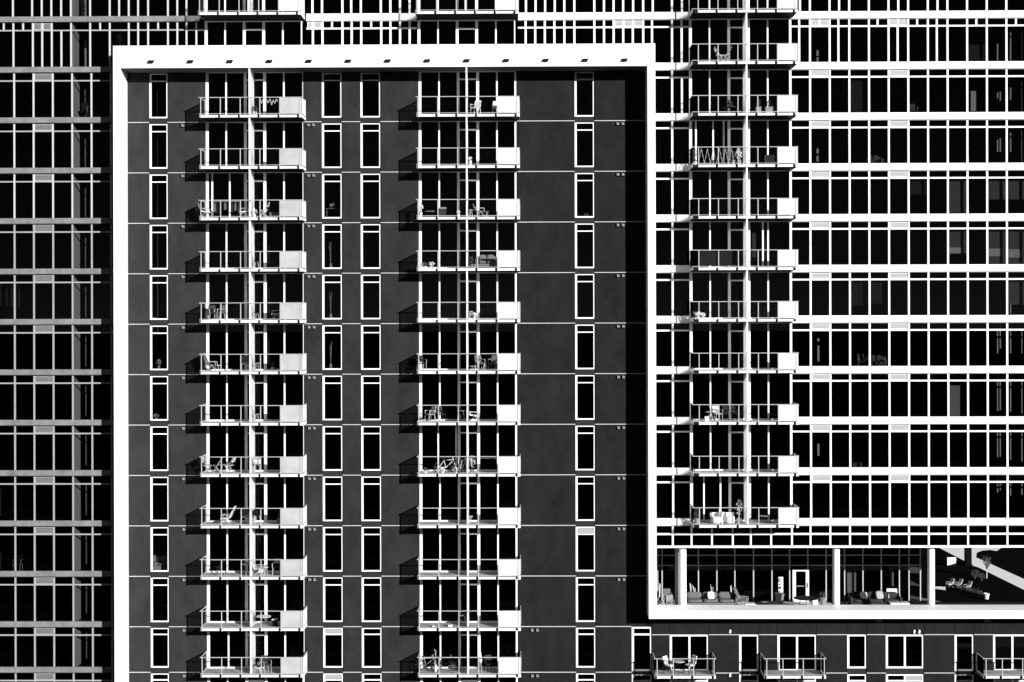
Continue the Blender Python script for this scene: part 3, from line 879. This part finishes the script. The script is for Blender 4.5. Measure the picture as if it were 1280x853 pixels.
def cloth(label, loc, w, h, mat, name='towel', cat='towel'):
    m = MB(); n = 8
    prof = [(-w / 2 + w * i / n, .025 * math.sin(i * 1.9)) for i in range(n + 1)]
    for i in range(n):
        b = len(m.v)
        (x0, y0), (x1, y1) = prof[i], prof[i + 1]
        m.v += [(x0, y0, 0), (x1, y1, 0), (x1, y1 * .3, -h), (x0, y0 * .3, -h + .06 * (i % 2))] + [(x0, y0 + .012, 0), (x1, y1 + .012, 0), (x1, y1 * .3 + .012, -h), (x0, y0 * .3 + .012, -h + .06 * (i % 2))]
        m.f += [tuple(b + q for q in f) for f in ((0, 1, 2, 3), (7, 6, 5, 4), (0, 4, 5, 1), (3, 2, 6, 7))]
    o = bpy.data.objects.new(name, m.mesh(name, mat)); place(o, None, loc)
    o['label'] = label; o['category'] = cat
    return o
def box_thing(name, label, cat, loc, w, d, h, mat, lidmat=None):
    t = thing(name, label, cat, loc)
    MB().box(-w / 2, w / 2, -d / 2, d / 2, .0, h * .86).build('body', mat, t)
    MB().box(-w / 2 - .01, w / 2 + .01, -d / 2 - .01, d / 2 + .01, h * .86 + .001, h).build('lid', lidmat or mat, t)
    return t
def lamp(label, loc, h=.3):
    t = thing('table_lamp', label, 'lamp', loc)
    MB().lathe([(.07, 0), (.07, .02), (.02, .04), (.02, h * .5)], 10).build('base', steel, t)
    MB().lathe([(.11, h * .5), (.08, h)], 12).build('shade', fabric_w, t)
    return t
def sticks(label, loc, h):
    t = thing('branch_vase', label, 'vase', loc)
    MB().lathe([(.06, 0), (.11, .15), (.07, .38), (.08, .42)], 10).build('vase', plastic_w, t)
    m = MB()
    for i in range(5):
        a = random.uniform(0, 6.28); q = random.uniform(.03, .11)
        m.path([(0, 0, .3), (math.cos(a) * q * .5, math.sin(a) * q * .5, h * .6), (math.cos(a) * q, math.sin(a) * q, h * random.uniform(.8, 1))], .010, 4)
    m.build('branches', fabric_w, t)
    return t

# ------------------------------------------------------------------ left stack
S = 'left'
w0 = lambda k: where('left', k)
y_ = -.8
def rail(xb, k): return ZF(k) + 1.02
lights('string of tiny lights tangled on the rail, ' + w0(0), [(PX(p, 130, -1.4), -1.38, rail(0, 0) + dz) for p, dz in
       ((325, -.04), (327, -.3), (329, -.08), (331, -.35), (333, -.1), (335, -.28), (337.5, -.05), (339.5, -.4), (341.5, -.12), (343.5, -.3), (345.5, -.06), (347.5, -.25))], 46, (PX(336, 130, -1.4), -1.38, ZF(0)))
plant('small leafy plant beside the divider, ' + w0(0), on(318.5, 0, -1.0, 140), plastic_w, .13, .25, .3, .2, 70, name='potted_plant')
lounge('white cushioned lounge chair by the end rail, ' + w0(2), on(258.5, 2, -.85, 272), fabric_w, math.pi, up_=.55)
for i, (p, m, h) in enumerate(((268.5, fabric_g, .62), (271.5, fabric_d, .7), (281.5, fabric_g, .5), (290, fabric_d, .65), (294.5, fabric_g, .55), (298, fabric_d, .7))):
    cloth(('first', 'second', 'third', 'fourth', 'fifth', 'sixth')[i] + ' hanging garment from the lounge chair, ' + w0(2), (PX(p, 255, -1.2), -1.2, ZF(2) + .97), .14, h, m, 'garment', 'garment')
t = thing('drying_rail', 'long thin drying rail carrying garments, ' + w0(2), 'drying rack', (PX(284, 260, -1.2), -1.19, ZF(2) + .001))
x0_, x1_ = PX(266, 260, -1.2) - WP[t.name].x, PX(301, 260, -1.2) - WP[t.name].x
MB().tube((x0_, 0, .985), (x1_, 0, .985), .012).build('bar', steel, t)
for x in (x0_, x1_): MB().tube((x, 0, 0), (x, 0, .985), .012).build('leg', steel, t)
lounge('slim pale lounger tilted back at mid balcony, ' + w0(2), on(305.5, 2, -.9, 272), fabric_w, 0, up_=.5)
plant('white flowering pot plant by the divider, ' + w0(2), on(318, 2, -1.1, 272), plastic_w, .12, .22, .3, .17, 60, fabric_w)
folding('small black folding chair by the door, ' + w0(2), on(330, 2, -.9, 272), steel, .3)
box_thing('storage_chest', 'grey heaped chest beside the frosted screen, ' + w0(2), 'chest', on(343, 2, -.6, 272), .5, .4, .35, fabric_g)
table('tiny dark side table by the divider, ' + w0(3), on(320.5, 3, -1.0, 335), dark_metal, .2, .5)
chair('dark padded chair by the end rail, ' + w0(4), on(266, 4, -.8, 398), fabric_d, rot=.4)
chair('grey padded chair facing the pale mullion, ' + w0(4), on(274.5, 4, -.7, 398), fabric_g, rot=-.5)
table('little dark table holding a plate, ' + w0(4), on(320.8, 4, -1.1, 398), dark_metal, .2, .48)
lounge('white plastic deck chair behind the frosted screen edge, ' + w0(4), on(345.5, 4, -.55, 398), plastic_w, 0, up_=.5)
lounge('tall pale reclining chair at the end rail, ' + w0(5), on(266, 5, -.9, 462), fabric_g, math.pi, up_=.7)
table('low white table beside the reclining chair, ' + w0(5), on(270.5, 5, -.9, 462), plastic_w, .22, .36)
chair('low grey chair in the divider shade, ' + w0(5), on(306, 5, -.8, 462), fabric_g, rot=.3)
table('small steel table by the divider, ' + w0(5), on(320.6, 5, -1.1, 462), steel, .2, .5)
plant('thin plant by the last open bay, ' + w0(5), on(341, 5, -.6, 462), plastic_w, .1, .22, .35, .12, 24)
table('little steel table against the divider, ' + w0(6), on(320.4, 6, -1.1, 525), steel, .2, .5)
folding('steel folding chair at the end rail, ' + w0(7), on(259.5, 7, -.9, 590), steel, math.pi)
folding('dark folding chair left of the table, ' + w0(7), on(271.5, 7, -.7, 590), fabric_d, 0.2)
folding('white seated folding chair right of the table, ' + w0(7), on(287, 7, -.9, 590), plastic_w, -.2)
table('low pale table between folding chairs, ' + w0(7), on(278.5, 7, -.7, 590), plastic_g, .3, .5)
grill('white lidded grill cart at the divider, ' + w0(7), on(320.8, 7, -1.05, 590), plastic_w, plastic_w)
lounge('bright white lounge chair in the sun, ' + w0(8), on(282, 8, -.9, 655), plastic_w, 0, up_=.68)
chair('low grey chair in the divider shade, ' + w0(8), on(306, 8, -.8, 655), fabric_g, rot=.3)
grill('black kettle grill by the divider, ' + w0(8), on(321.5, 8, -1.1, 655))
plant('tiny round plant by the screen, ' + w0(8), on(349, 8, -.6, 655), plastic_g, .12, .3, .3, .15, 40)
folding('slim dark folding chair in the left half, ' + w0(9), on(274, 9, -.5, 718), dark_metal, .4, dark_metal)
table('round white topped table in the shade, ' + w0(9), on(309, 9, -.9, 718), plastic_g, .3, .68)
lounge('white lounge chair right of the divider, ' + w0(9), on(325, 9, -.95, 718), plastic_w, math.pi, up_=.62)
table('small white table next to the lounge chair, ' + w0(9), on(332, 9, -1.0, 718), plastic_w, .16, .5)
chair('dark chair with white arm near the screen, ' + w0(9), on(346, 9, -.7, 718), fabric_d, plastic_w)
table('white oval table catching the sun, ' + w0(10), on(329.5, 10, -.95, 780), plastic_w, .44, .6, dark_metal)
box_thing('stool', 'small white stool in the shade, ' + w0(10), 'stool', on(343.5, 10, -.8, 780), .3, .3, .42, dark_metal, plastic_w)
folding('black folding chair beside the divider, ' + w0(11), on(322, 11, -1.0, 838), fabric_d, .3, steel)
chair('black armchair in the last open bay, ' + w0(11), on(333, 11, -.8, 838), fabric_d, steel, rot=.6)
# ------------------------------------------------------------------ middle stack
w0 = lambda k: where('middle', k)
chair('white plastic armchair right of the divider, ' + w0(0), on(594.5, 0, -.9, 140), plastic_w, plastic_w, rot=-.5)
chair('white chair half behind the frosted screen, ' + w0(0), on(620.5, 0, -.7, 140), plastic_w, plastic_w)
plant('small pale plant on a stand by the divider, ' + w0(1), on(588, 1, -1.1, 208), plastic_w, .1, .32, .2, .12, 40, fabric_w)
plant('trailing plant at the end rail, ' + w0(2), on(525.5, 2, -1.0, 270), plastic_w, .12, .3, .45, .17, 60, fabric_w)
table('low dark table with a tray, ' + w0(2), on(537, 2, -.7, 270), plastic_g, .3, .4, dark_metal)
box_thing('storage_chest', 'tall dark grey cabinet at the second bay, ' + w0(2), 'cabinet', on(552.5, 2, -.6, 270), .5, .35, .62, fabric_d, plastic_g)
plant('small white pot plant at mid rail, ' + w0(2), on(573, 2, -1.2, 270), plastic_w, .09, .2, .2, .1, 30, fabric_w)
table('steel tripod table at the divider, ' + w0(2), on(588, 2, -1.0, 270), steel, .18, .45)
lounge('grey cushioned lounger right of the divider, ' + w0(2), on(601, 2, -.7, 270), fabric_g, math.pi, up_=.45)
table('small pale stool table beside the lounger, ' + w0(2), on(609, 2, -.8, 270), plastic_g, .13, .36)
for i, (p, q) in enumerate(((526, 'at the end rail'), (531.5, 'second from the end rail'), (539, 'by the first mullion'))):
    plant('low ground plant ' + q + ', ' + w0(3), on(p, 3, -1.0, 334), plastic_w, .12, .14, .22, .2, 40, fabric_w if i != 1 else leaf)
plant('bushy plant by the divider, ' + w0(3), on(588.5, 3, -1.0, 334), plastic_g, .13, .2, .5, .2, 60)
box_thing('crate', 'small grey crate by the divider, ' + w0(3), 'crate', on(592, 3, -1.1, 334), .24, .24, .26, plastic_g)
sofa('grey outdoor loveseat in the shade, ' + w0(3), on(608, 3, -.55, 334), 1.25, fabric_g, 2)
table('tiny steel tripod table at the divider, ' + w0(4), on(588, 4, -1.1, 398), steel, .16, .5)
plant('white flowers in a pot at the door, ' + w0(4), on(592.5, 4, -1.0, 398), plastic_w, .13, .14, .26, .22, 70, fabric_w)
chair('dark chair at the end rail, ' + w0(5), on(527, 5, -.8, 460), fabric_d, steel, rot=.5)
table('small low steel table by the divider, ' + w0(5), on(591.5, 5, -1.0, 460), steel, .2, .3)
chair('grey high backed armchair, ' + w0(5), on(600, 5, -.8, 460), fabric_g, steel, rot=.5)
table('thin black bistro table by the armchair, ' + w0(5), on(606.5, 5, -.7, 460), dark_metal, .2, .5)
chair('grey padded chair near the screen, ' + w0(5), on(616.5, 5, -.5, 460), fabric_g, steel, rot=-.4)
chair('bare metal armchair at the end rail, ' + w0(6), on(537.5, 6, -.85, 526), steel, plastic_w, rot=-.9)
chair('low dark chair with cushion left of centre, ' + w0(6), on(551, 6, -.8, 526), fabric_d, dark_metal, rot=.5)
chair('bare metal armchair left of the divider, ' + w0(6), on(578, 6, -.9, 526), dark_metal, steel, rot=1.2)
lounge('flat white sun bed right of the divider, ' + w0(6), on(594, 6, -.9, 526), fabric_w, math.pi, up_=.12)
bicycle('pale framed bicycle left of the mid post, ' + w0(7), on(559, 7, -.75, 590), .25, plastic_w)
bicycle('dark bicycle behind the divider, ' + w0(7), on(579, 7, -.9, 590), 1.25, steel)
lights('string of white bulbs under the rail, ' + w0(7), [(PX(p, 573, -1.38), -1.38, rail(0, 7) + dz) for p, dz in ((587, .05), (590, -.08), (595, -.02), (600, -.1), (605, -.06), (610, -.1), (616, -.05), (621, -.16))], 13, (PX(600, 590, -1.38), -1.38, ZF(7)))
plant('tangled vine plant at the door, ' + w0(7), on(590, 7, -1.1, 590), plastic_g, .14, .22, .75, .22, 90, fabric_w, size=.05)
for i, (p, q) in enumerate(((532, 'at the end rail'), (553, 'under the bicycle'), (569, 'by the mid post'))):
    plant('small scrubby plant ' + q + ', ' + w0(7), on(p, 7, -1.15, 590), plastic_w, .12, .12, .2, .18, 40, fabric_w if i else leaf)
table('tiny steel tripod table at the divider, ' + w0(8), on(588, 8, -1.1, 655), steel, .16, .5)
chair('wire backed chair left of the divider, ' + w0(10), on(578.5, 10, -.9, 780), dark_metal, steel, rot=1.4)
box_thing('toy_box', 'low white box lying near the second mullion, ' + w0(10), 'box', on(563, 10, -1.1, 780), .26, .2, .14, plastic_w)
box_thing('toy_box', 'small white box near the end rail, ' + w0(10), 'box', on(542, 10, -1.2, 780), .14, .14, .12, plastic_w)
sticks('bundle of tall bare branches left of mid post, ' + w0(11), on(544.5, 11, -.8, 838), 1.35)
bicycle('dark bicycle leaning in the second bay, ' + w0(11), on(556, 11, -.7, 838), .2, dark_metal)
bicycle('pale bicycle nearest the end rail, ' + w0(11), on(534, 11, -.5, 838), -.15, steel)
t = thing('parasol', 'folded white parasol standing right of the divider, ' + w0(11), 'parasol', on(602.5, 11, -1.0, 838))
MB().tube((0, 0, 0), (0, 0, 1.7), .02).build('pole', steel, t)
MB().lathe([(.02, .55), (.10, .7), (.07, 1.3), (.02, 1.65)], 8).build('canopy', fabric_w, t)
t.rotation_euler.y = -.12
chair('black armchair in the last open bay, ' + w0(11), on(612, 11, -.7, 838), fabric_d, dark_metal, rot=.4)
# ------------------------------------------------------------------ right stack
w0 = lambda k: where('right', k)
folding('white folding chair in the second bay, ' + w0(-1), on(899.5, -1, -.9, 76), plastic_w, math.pi)
folding('steel folding chair facing the white one, ' + w0(-1), on(907.5, -1, -.9, 76), steel, 0)
chair('dark armchair in front of the door, ' + w0(0), on(915, 0, -.8, 140), fabric_d, dark_metal, rot=.3)
table('black low table by the dark armchair, ' + w0(0), on(907.5, 0, -.8, 140), dark_metal, .25, .42, dark_metal)
planter('square grey planter with tall dark plants, ' + w0(0), on(948, 0, -1.2, 140), .28, .34, plastic_g, .6, 60)
planter('wide grey planter with leafy plants, ' + w0(0), on(962, 0, -1.1, 140), .5, .36, plastic_g, .45, 70)
zz = []
for i in range(14):
    zz.append((PX(873 + i * 3.75, 195, -1.36), -1.36, ZF(1) + (.08 if i % 2 == 0 else .96)))
lights('zigzag string of lights strung up the railing, ' + w0(1), zz, 40, (PX(897, 195, -1.36), -1.36, ZF(1)), True)
plant('dark bushy plant at the zigzag lights, ' + w0(1), on(915, 1, -1.0, 205), plastic_g, .16, .3, .5, .25, 90)
plant('leafy pot plant by the divider, ' + w0(1), on(924, 1, -1.1, 205), plastic_g, .12, .3, .6, .2, 90, fabric_w)
plant('climbing plant on the outer end rail, ' + w0(1), on(867, 1, -.6, 205), plastic_g, .13, .25, .7, .25, 120)
box_thing('storage_chest', 'grey chest left of the screen, ' + w0(1), 'chest', on(962, 1, -.6, 205), .5, .4, .62, plastic_g)
t = thing('privacy_mat', 'black privacy mat tied along the railing, ' + w0(3), 'mat', (PX(892, 325, -1.42), -1.42, ZF(3) + .001))
xa_, xb_ = PX(871, 325, -1.42) - WP[t.name].x, PX(915, 325, -1.42) - WP[t.name].x
MB().box(xa_, xb_, -.01, .012, .12, .98).build('sheet', dark_metal, t)
MB().box(xa_, xb_, -.02, .022, .985, 1.0).build('hem', fabric_d, t)
plant('white flowering plant at the outer corner, ' + w0(4), on(872.5, 4, -1.0, 396), plastic_w, .14, .14, .26, .2, 70, fabric_w)
plant('pale round plant beside the flowering one, ' + w0(4), on(878, 4, -1.0, 396), plastic_w, .14, .12, .22, .18, 60, fabric_w)
plant('low shrub behind the outer end rail, ' + w0(4), on(866.5, 4, -.7, 396), plastic_g, .14, .14, .3, .3, 80)
lights('string of lights along the rail top, ' + w0(4), [(PX(p, 380, -1.38), -1.38, rail(0, 4) + dz) for p, dz in ((945, .06), (948, -.03), (952, .02), (956, -.05), (960, .0), (964, -.04), (970, .03), (990, .04))], 12, (PX(960, 390, -1.38), -1.38, ZF(4)))
chair('black chair by the divider, ' + w0(6), on(921.5, 6, -.8, 524), fabric_d, dark_metal, rot=.8)
table('white topped bistro table at the mullion, ' + w0(6), on(889.5, 6, -.8, 524), plastic_w, .35, .56)
box_thing('stool', 'small white stool under the bistro table, ' + w0(6), 'stool', on(883.5, 6, -1.0, 524), .25, .25, .3, plastic_w)
chair('dark armchair with a white cushion, ' + w0(6), on(905, 6, -.7, 524), fabric_d, dark_metal, rot=-.5)
chair('steel chair between table and dark armchair, ' + w0(6), on(897, 6, -.8, 524), steel, steel, rot=.4)
for p, q in ((894.5, 'left'), (912, 'right')):
    t = thing('tub_chair', q + ' rounded white tub chair facing the vase, ' + w0(8), 'armchair', on(p, 8, -.85, 655))
    MB().lathe([(.26, .04), (.30, .1), (.30, .38), (.24, .42)], 16).build('seat', fabric_w, t)
    m = MB()
    for i in range(10):
        a0, a1 = math.pi * (.0 + i / 10), math.pi * (.0 + (i + 1) / 10)
        b = len(m.v)
        for a in (a0, a1):
            for r, z in ((.32, .1), (.34, .62), (.24, .62), (.24, .4)):
                m.v.append((math.cos(a) * r, math.sin(a) * r, z))
        m.f += [(b, b + 4, b + 5, b + 1), (b + 1, b + 5, b + 6, b + 2), (b + 2, b + 6, b + 7, b + 3), (b + 3, b + 7, b + 4, b)]
    m.build('backrest', fabric_w, t)
    t.rotation_euler.z = -.5 if q == 'left' else .5
t = thing('floor_vase', 'tall flared white vase between the tub chairs, ' + w0(8), 'vase', on(902.5, 8, -.9, 655))
MB().lathe([(.08, 0), (.07, .3), (.10, .5), (.17, .66), (.15, .68)], 14).build('vase', plastic_w, t)
plant('dark bush at the outer corner, ' + w0(8), on(871, 8, -.8, 655), plastic_g, .16, .3, .45, .28, 100)
plant('tall white plumed plant beside the divider, ' + w0(8), on(924, 8, -.8, 655), plastic_w, .14, .3, 1.0, .22, 80, fabric_w)
table('black low table right of the divider, ' + w0(8), on(955, 8, -.7, 655), plastic_g, .32, .44, dark_metal)
# ------------------------------------------------------------------ balconies under the terrace
zE0 = zE + .001
table('round white bistro table on the balcony under the terrace beam', (PX(848.5, 838, -.75), -.75, zE0), plastic_w, .36, .72, dark_metal)
chair('white padded chair left of the bistro table below the terrace', (PX(836.5, 838, -.8), -.8, zE0), fabric_w, dark_metal, rot=.9, s=1.08)
chair('white padded chair right of the bistro table below the terrace', (PX(862.5, 838, -.75), -.75, zE0), fabric_w, dark_metal, rot=-1.1, s=1.12)
# ------------------------------------------------------------------ things seen through the windows
FI = lambda k: ZF(k) - .028
def inside(px, k, Y, py): return (PX(px, py, Y), Y, FI(k))
rowword = lambda k: ORD[k]
t = thing('console_table', 'slim console table inside the third row window with two lamps', 'table', inside(416.5, 2, .75, 268))
MB().box(-.42, .42, -.13, .13, .68, .71).build('table_top', steel, t)
for x in (-.38, .38):
    for y in (-.1, .1): MB().box(x - .015, x + .015, y - .015, y + .015, 0, .679).build('leg', steel, t)
lz = FI(2) + .711
lamp('larger white lamp on the console table behind glass', (PX(417.8, 258, .75), .75, lz), .34)
lamp('smaller white lamp on the console table behind glass', (PX(413.7, 258, .75), .75, lz), .26)
for k in (3, 4, 5):
    sticks('vase of tall pale branches behind the ' + rowword(k) + ' row window right of the left stack', inside(413.5, k, .8, 210 + 63 * k), 1.75)
box_thing('radio', 'small pale box standing in the slim window left of the left stack', 'box', inside(191.5, 4, .55, 400), .28, .2, .22, fabric_w)
plant('little potted flower in a slim window by the frame leg', inside(198.5, 5, .6, 455), plastic_w, .09, .35, .3, .15, 40, fabric_w)
plant('low dry plant in the slim window below the flower', inside(195, 6, .6, 520), plastic_w, .12, .15, .25, .2, 40, fabric_w)
sofa('pale loveseat seen low in a slim window by the frame leg', inside(199, 9, 1.2, 706), 1.3, fabric_w, 2)
for i, (px, h) in enumerate(((721.5, .2), (731, .22), (734.2, .26))):
    t = thing('bottle', ('squat', 'middle', 'tallest')[i] + ' pale bottle on the sill of the lone window column', 'bottle', (PX(px, 268, .3), .3, ZF(2) + .07))
    MB().lathe([(.035, 0), (.04, .02), (.04, h * .6), (.015, h * .75), (.015, h)], 10).build('glass', plastic_w, t)
    MB().lathe([(.018, h + .001), (.018, h + .03)], 8).build('cap', dark_metal, t)
sofa('grey sofa behind tower glass near mid height', inside(1096, 5, 1.3, 455), 1.0, fabric_g, 2)
chair('pale armchair left of the sofa inside the tower', inside(1077, 5, 1.4, 455), fabric_g, steel)
plant('small plant beside the sofa inside the tower', inside(1106, 5, 1.0, 455), plastic_g, .1, .3, .4, .12, 30, fabric_w)
chair('grey dining chair low behind tower glass near mid rows', inside(1141, 0, .9, 138), fabric_g, steel)
box_thing('crate', 'grey crate behind glass above the terrace', 'crate', inside(1071, 7, .9, 575), .55, .4, .4, fabric_g)
sofa('pale sofa end behind tower glass in the second row', inside(1092, 1, 1.0, 203), 1.0, fabric_g, 2)
chair('dark office chair beside the lit room corner in the grey wing', inside(104, 0, 1.1, 146), fabric_d, steel, s=1.35)
chair('wire chair behind grey wing glass near the bottom rows', inside(22, 9, .8, 709), dark_metal, steel)
plant('dark leafy plant in the lit corner at the top of the grey wing', inside(96, -2, 1.2, 20), plastic_g, .16, .4, 1.5, .22, 140)
plant('second leafy plant right of the lit corner at the top of the grey wing', inside(103, -2, 1.5, 20), plastic_g, .16, .4, 1.2, .2, 120)
# ------------------------------------------------------------------ terrace lounge
TZ = zfl + .001
def terr(px, Y): return (PX(px, 748, Y), Y, TZ)
sofa('long grey three seat sofa beside the broad terrace column', terr(888, 4.6), 3.3, fabric_g, 3)
c_ = cushion('white square cushion on the long grey terrace sofa', (PX(888.5, 745, 4.5), 4.52, TZ + .68), fabric_w, .23, .35, .1)
lounge('grey armchair at the right end of the long sofa', terr(930, 4.5), fabric_g, math.pi * .9)
box_thing('side_cube', 'white cube table by the right end of the long sofa', 'table', terr(937, 3.4), .6, .5, .42, plastic_w)
sofa('shorter grey sofa behind the middle terrace columns', terr(1094, 4.6), 3.2, fabric_d, 3)
cushion('pale cushion at the left end of the shorter sofa', (PX(1079.5, 745, 4.5), 4.5, TZ + .68), fabric_w, .22, .35, -.1)
cushion('grey cushion in the middle of the shorter sofa', (PX(1099.5, 744, 4.5), 4.5, TZ + .70), plastic_g, .26, .35, .2)
box_thing('side_cube', 'low white block at the right end of the shorter sofa', 'table', terr(1124, 4.0), 1.15, .5, .34, plastic_w)
t = thing('wing_chair', 'white wing chair between the shorter sofa and the glass corner', 'armchair', terr(1116.5, 5.0))
MB().prism([(-.32, .2), (.32, .2), (.32, .42), (-.32, .42)], -.3, .3).build('seat', fabric_w, t)
MB().prism([(-.34, .43), (.34, .43), (.30, .95), (-.34, .95)], .25, .33).build('backrest', fabric_w, t)
for x in (-.36, .33): MB().prism([(x, .2), (x + .03, .2), (x + .03, .7), (x, .7)], -.3, .3).build('side_panel', fabric_w, t)
for x in (-.28, .28): MB().tube((x, -.25, .2), (x, -.25, 0), .02).build('leg', steel, t)
t = thing('planter_pot', 'tapered grey planter below the narrow banner', 'planter', terr(974.5, 4.3))
MB().lathe([(.25, 0), (.33, .78), (.37, .78), (.37, .86), (.3, .86)], 4).build('pot', vent_grey, t)
t.rotation_euler.z = .785
t = thing('banner', 'narrow white banner with black marks beside the glazed door', 'sign', (PX(976.5, 733, 5.6), 5.6, TZ))
bx0, bz1 = inv(973, 721.5, 5.6); bx1, bz0 = inv(979, 747, 5.6); cx_ = WP[t.name].x; cz_ = TZ
MB().box(bx0 - cx_, bx1 - cx_, 0, .03, bz0 - cz_, bz1 - cz_).build('cloth', fabric_w, t)
hh = bz1 - bz0; ww = bx1 - bx0
mk = MB()
for pts in ([(.05, .62), (.35, .70), (.55, .66), (.05, .56)], [(.0, .50), (.5, .56), (.6, .40), (.3, .44), (.1, .36)], [(.0, .28), (.45, .40), (.4, .32), (.05, .2)], [(.6, .86), (.8, .92), (.85, .84), (.65, .8)]):
    mk.prism([(bx0 - cx_ + ww * x, bz0 - cz_ + hh * z) for x, z in pts], -.006, -.001)
mk.build('mark', dark_metal, t)
MB().box(bx0 - cx_, bx0 - cx_ + ww * .45, -.005, -.001, bz0 - cz_ + hh * .75, bz0 - cz_ + hh * .96).build('mark', vent_grey, t)
MB().box(-.02, .02, .031, .06, 0, bz1 - cz_).build('pole', steel, t)
table('round black table in front of the glazed door', terr(1007, 3.4), dark_metal, .75, .74, dark_metal)
box_thing('side_cube', 'white waste bin right of the round black table', 'bin', terr(1018.5, 3.6), .32, .32, .7, plastic_w, vent_grey)
plant('dark plant in a slanted steel pot by the second column', terr(1028.5, 3.8), vent_grey, .2, .7, .3, .22, 70)
sticks('bare tangled branches at the left end of the terrace', terr(824.5, 4.2), 1.7)
chair('grey chair in the left corner of the terrace', terr(834, 4.8), fabric_g, steel, s=1.1)
chair('pale chair just left of the broad column', terr(837.5, 3.2), plastic_g, plastic_g)
for px, h, q in ((864, 1.3, 'left'), (868.5, 1.1, 'right')):
    sticks(q + ' vase of white reeds standing behind the long sofa', terr(px, 5.5), h)
for px, q in ((890, 'middle'), (914, 'right')):
    sticks('vase of white reeds behind the ' + q + ' of the long sofa', terr(px, 5.6), 1.2)
x, z0_ = inv(1059, 741, 6.6); x1, z1_ = inv(1070, 714.5, 6.6)
box('roller_blind', x, x1, 6.6, 6.63, z0_, z1_, blind_l, tower)
x, z0_ = inv(1113, 733, 6.5); x1, z1_ = inv(1117, 713, 6.5)
box('roller_blind', x, x1, 6.5, 6.53, z0_, z1_, blind_l, tower)
x, z0_ = inv(1128, 750, 6.4); x1, z1_ = inv(1133, 714, 6.4)
box('room_post', x, x1, 6.4, 6.7, z0_, z1_, fabric_g, tower)
# ------------------------------------------------------------------ the plaza seen through the open corner
def gp3(px, py): x, y = ground_pt(px, py); return (x, y, .005)
p = gp3(1210, 706.5)
t = thing('dark_pylon', 'tall black pylon standing on the pale diagonal path', 'pylon', p)
MB().box(-.36, .36, -.3, .3, .12, 6).build('shaft', asphalt, t); MB().box(-.45, .45, -.4, .4, 0, .119).build('plinth', asphalt, t)
p = gp3(1189.5, 707.5)
t = thing('perforated_screen', 'white perforated screen wall with rows of dark holes', 'screen', p)
MB().prism([(-.52, .05), (.48, .32), (.52, 1.0), (-.52, 1.0)], -.08, .08).build('sheet', paving, t)
m = MB()
for i in range(5):
    for j in range(5): m.box(-.44 + i * .19, -.36 + i * .19, -.088, -.081, .34 + j * .13, .41 + j * .13)
m.build('hole', dark_metal, t)
MB().box(-.5, .5, -.2, .2, 0, .049).build('foot', dark_metal, t)
p = gp3(1233.5, 723)
t = thing('bare_tree', 'small bare young tree in front of the pale diagonal path', 'tree', p)
MB().tube((0, 0, 0), (.02, 0, 1.15), .05, 6, .03).build('trunk', fabric_w, t)
m = MB()
for i in range(34):
    a = random.uniform(0, 6.28); q = random.uniform(.2, .75); h = random.uniform(1.3, 2.6); s0 = random.uniform(.8, 1.15)
    e = (math.cos(a) * q * .5, math.sin(a) * q * .5, (s0 + h) * .52)
    m.path([(.02, 0, s0), e, (math.cos(a) * q, math.sin(a) * q, h)], .014, 4)
    m.tube(e, (e[0] + random.uniform(-.3, .3), e[1] + random.uniform(-.3, .3), e[2] + random.uniform(.2, .5)), .010, 4)
m.build('crown', bark, t)
for i, (px, py, q) in enumerate(((1186.5, 734.5, 'left'), (1197, 735, 'middle'), (1208.5, 738, 'right'))):
    lounge(q + ' of the white lounge chairs beyond the open terrace corner', gp3(px, py), plastic_w, .4, up_=.55)
p = gp3(1233, 749)
t = thing('round_bench', 'white half round bench on the dark plaza', 'bench', p)
MB().lathe([(.22, 0), (.26, .32), (.30, .40), (.30, .45), (.02, .45)], 18).build('seat', plastic_w, t)
MB().lathe([(.30, .451), (.31, .60), (.26, .60), (.25, .451)], 18).build('backrest', plastic_w, t)
for i in range(9):
    px = 1197 + i * 3.6
    py = 737 + i * .9
    t = thing('low_shrub', 'low dark shrub in the row beyond the white lounge chairs', 'shrub', gp3(px, py + random.uniform(-.6, .6)), 'row of low shrubs on the plaza')
    m = MB()
    for q in range(5): m.tube((0, 0, 0), (random.uniform(-.2, .2), random.uniform(-.2, .2), .35), .01, 4)
    m.build('stem', bark, t)
    MB().leaves((0, 0, .32), .28, .28, .26, 50, .07).build('foliage', leaf, t)
for px, py, q in ((1219, 724, 'taller'), (1227, 727, 'smaller')):
    t = thing('round_shrub', q + ' dark shrub behind the bare tree', 'shrub', gp3(px, py))
    m = MB()
    for i in range(6): m.tube((0, 0, 0), (random.uniform(-.3, .3), random.uniform(-.3, .3), .7), .015, 4)
    m.build('stem', bark, t)
    MB().leaves((0, 0, .6), .5, .5, .5 if q == 'taller' else .35, 160, .08).build('foliage', leaf, t)
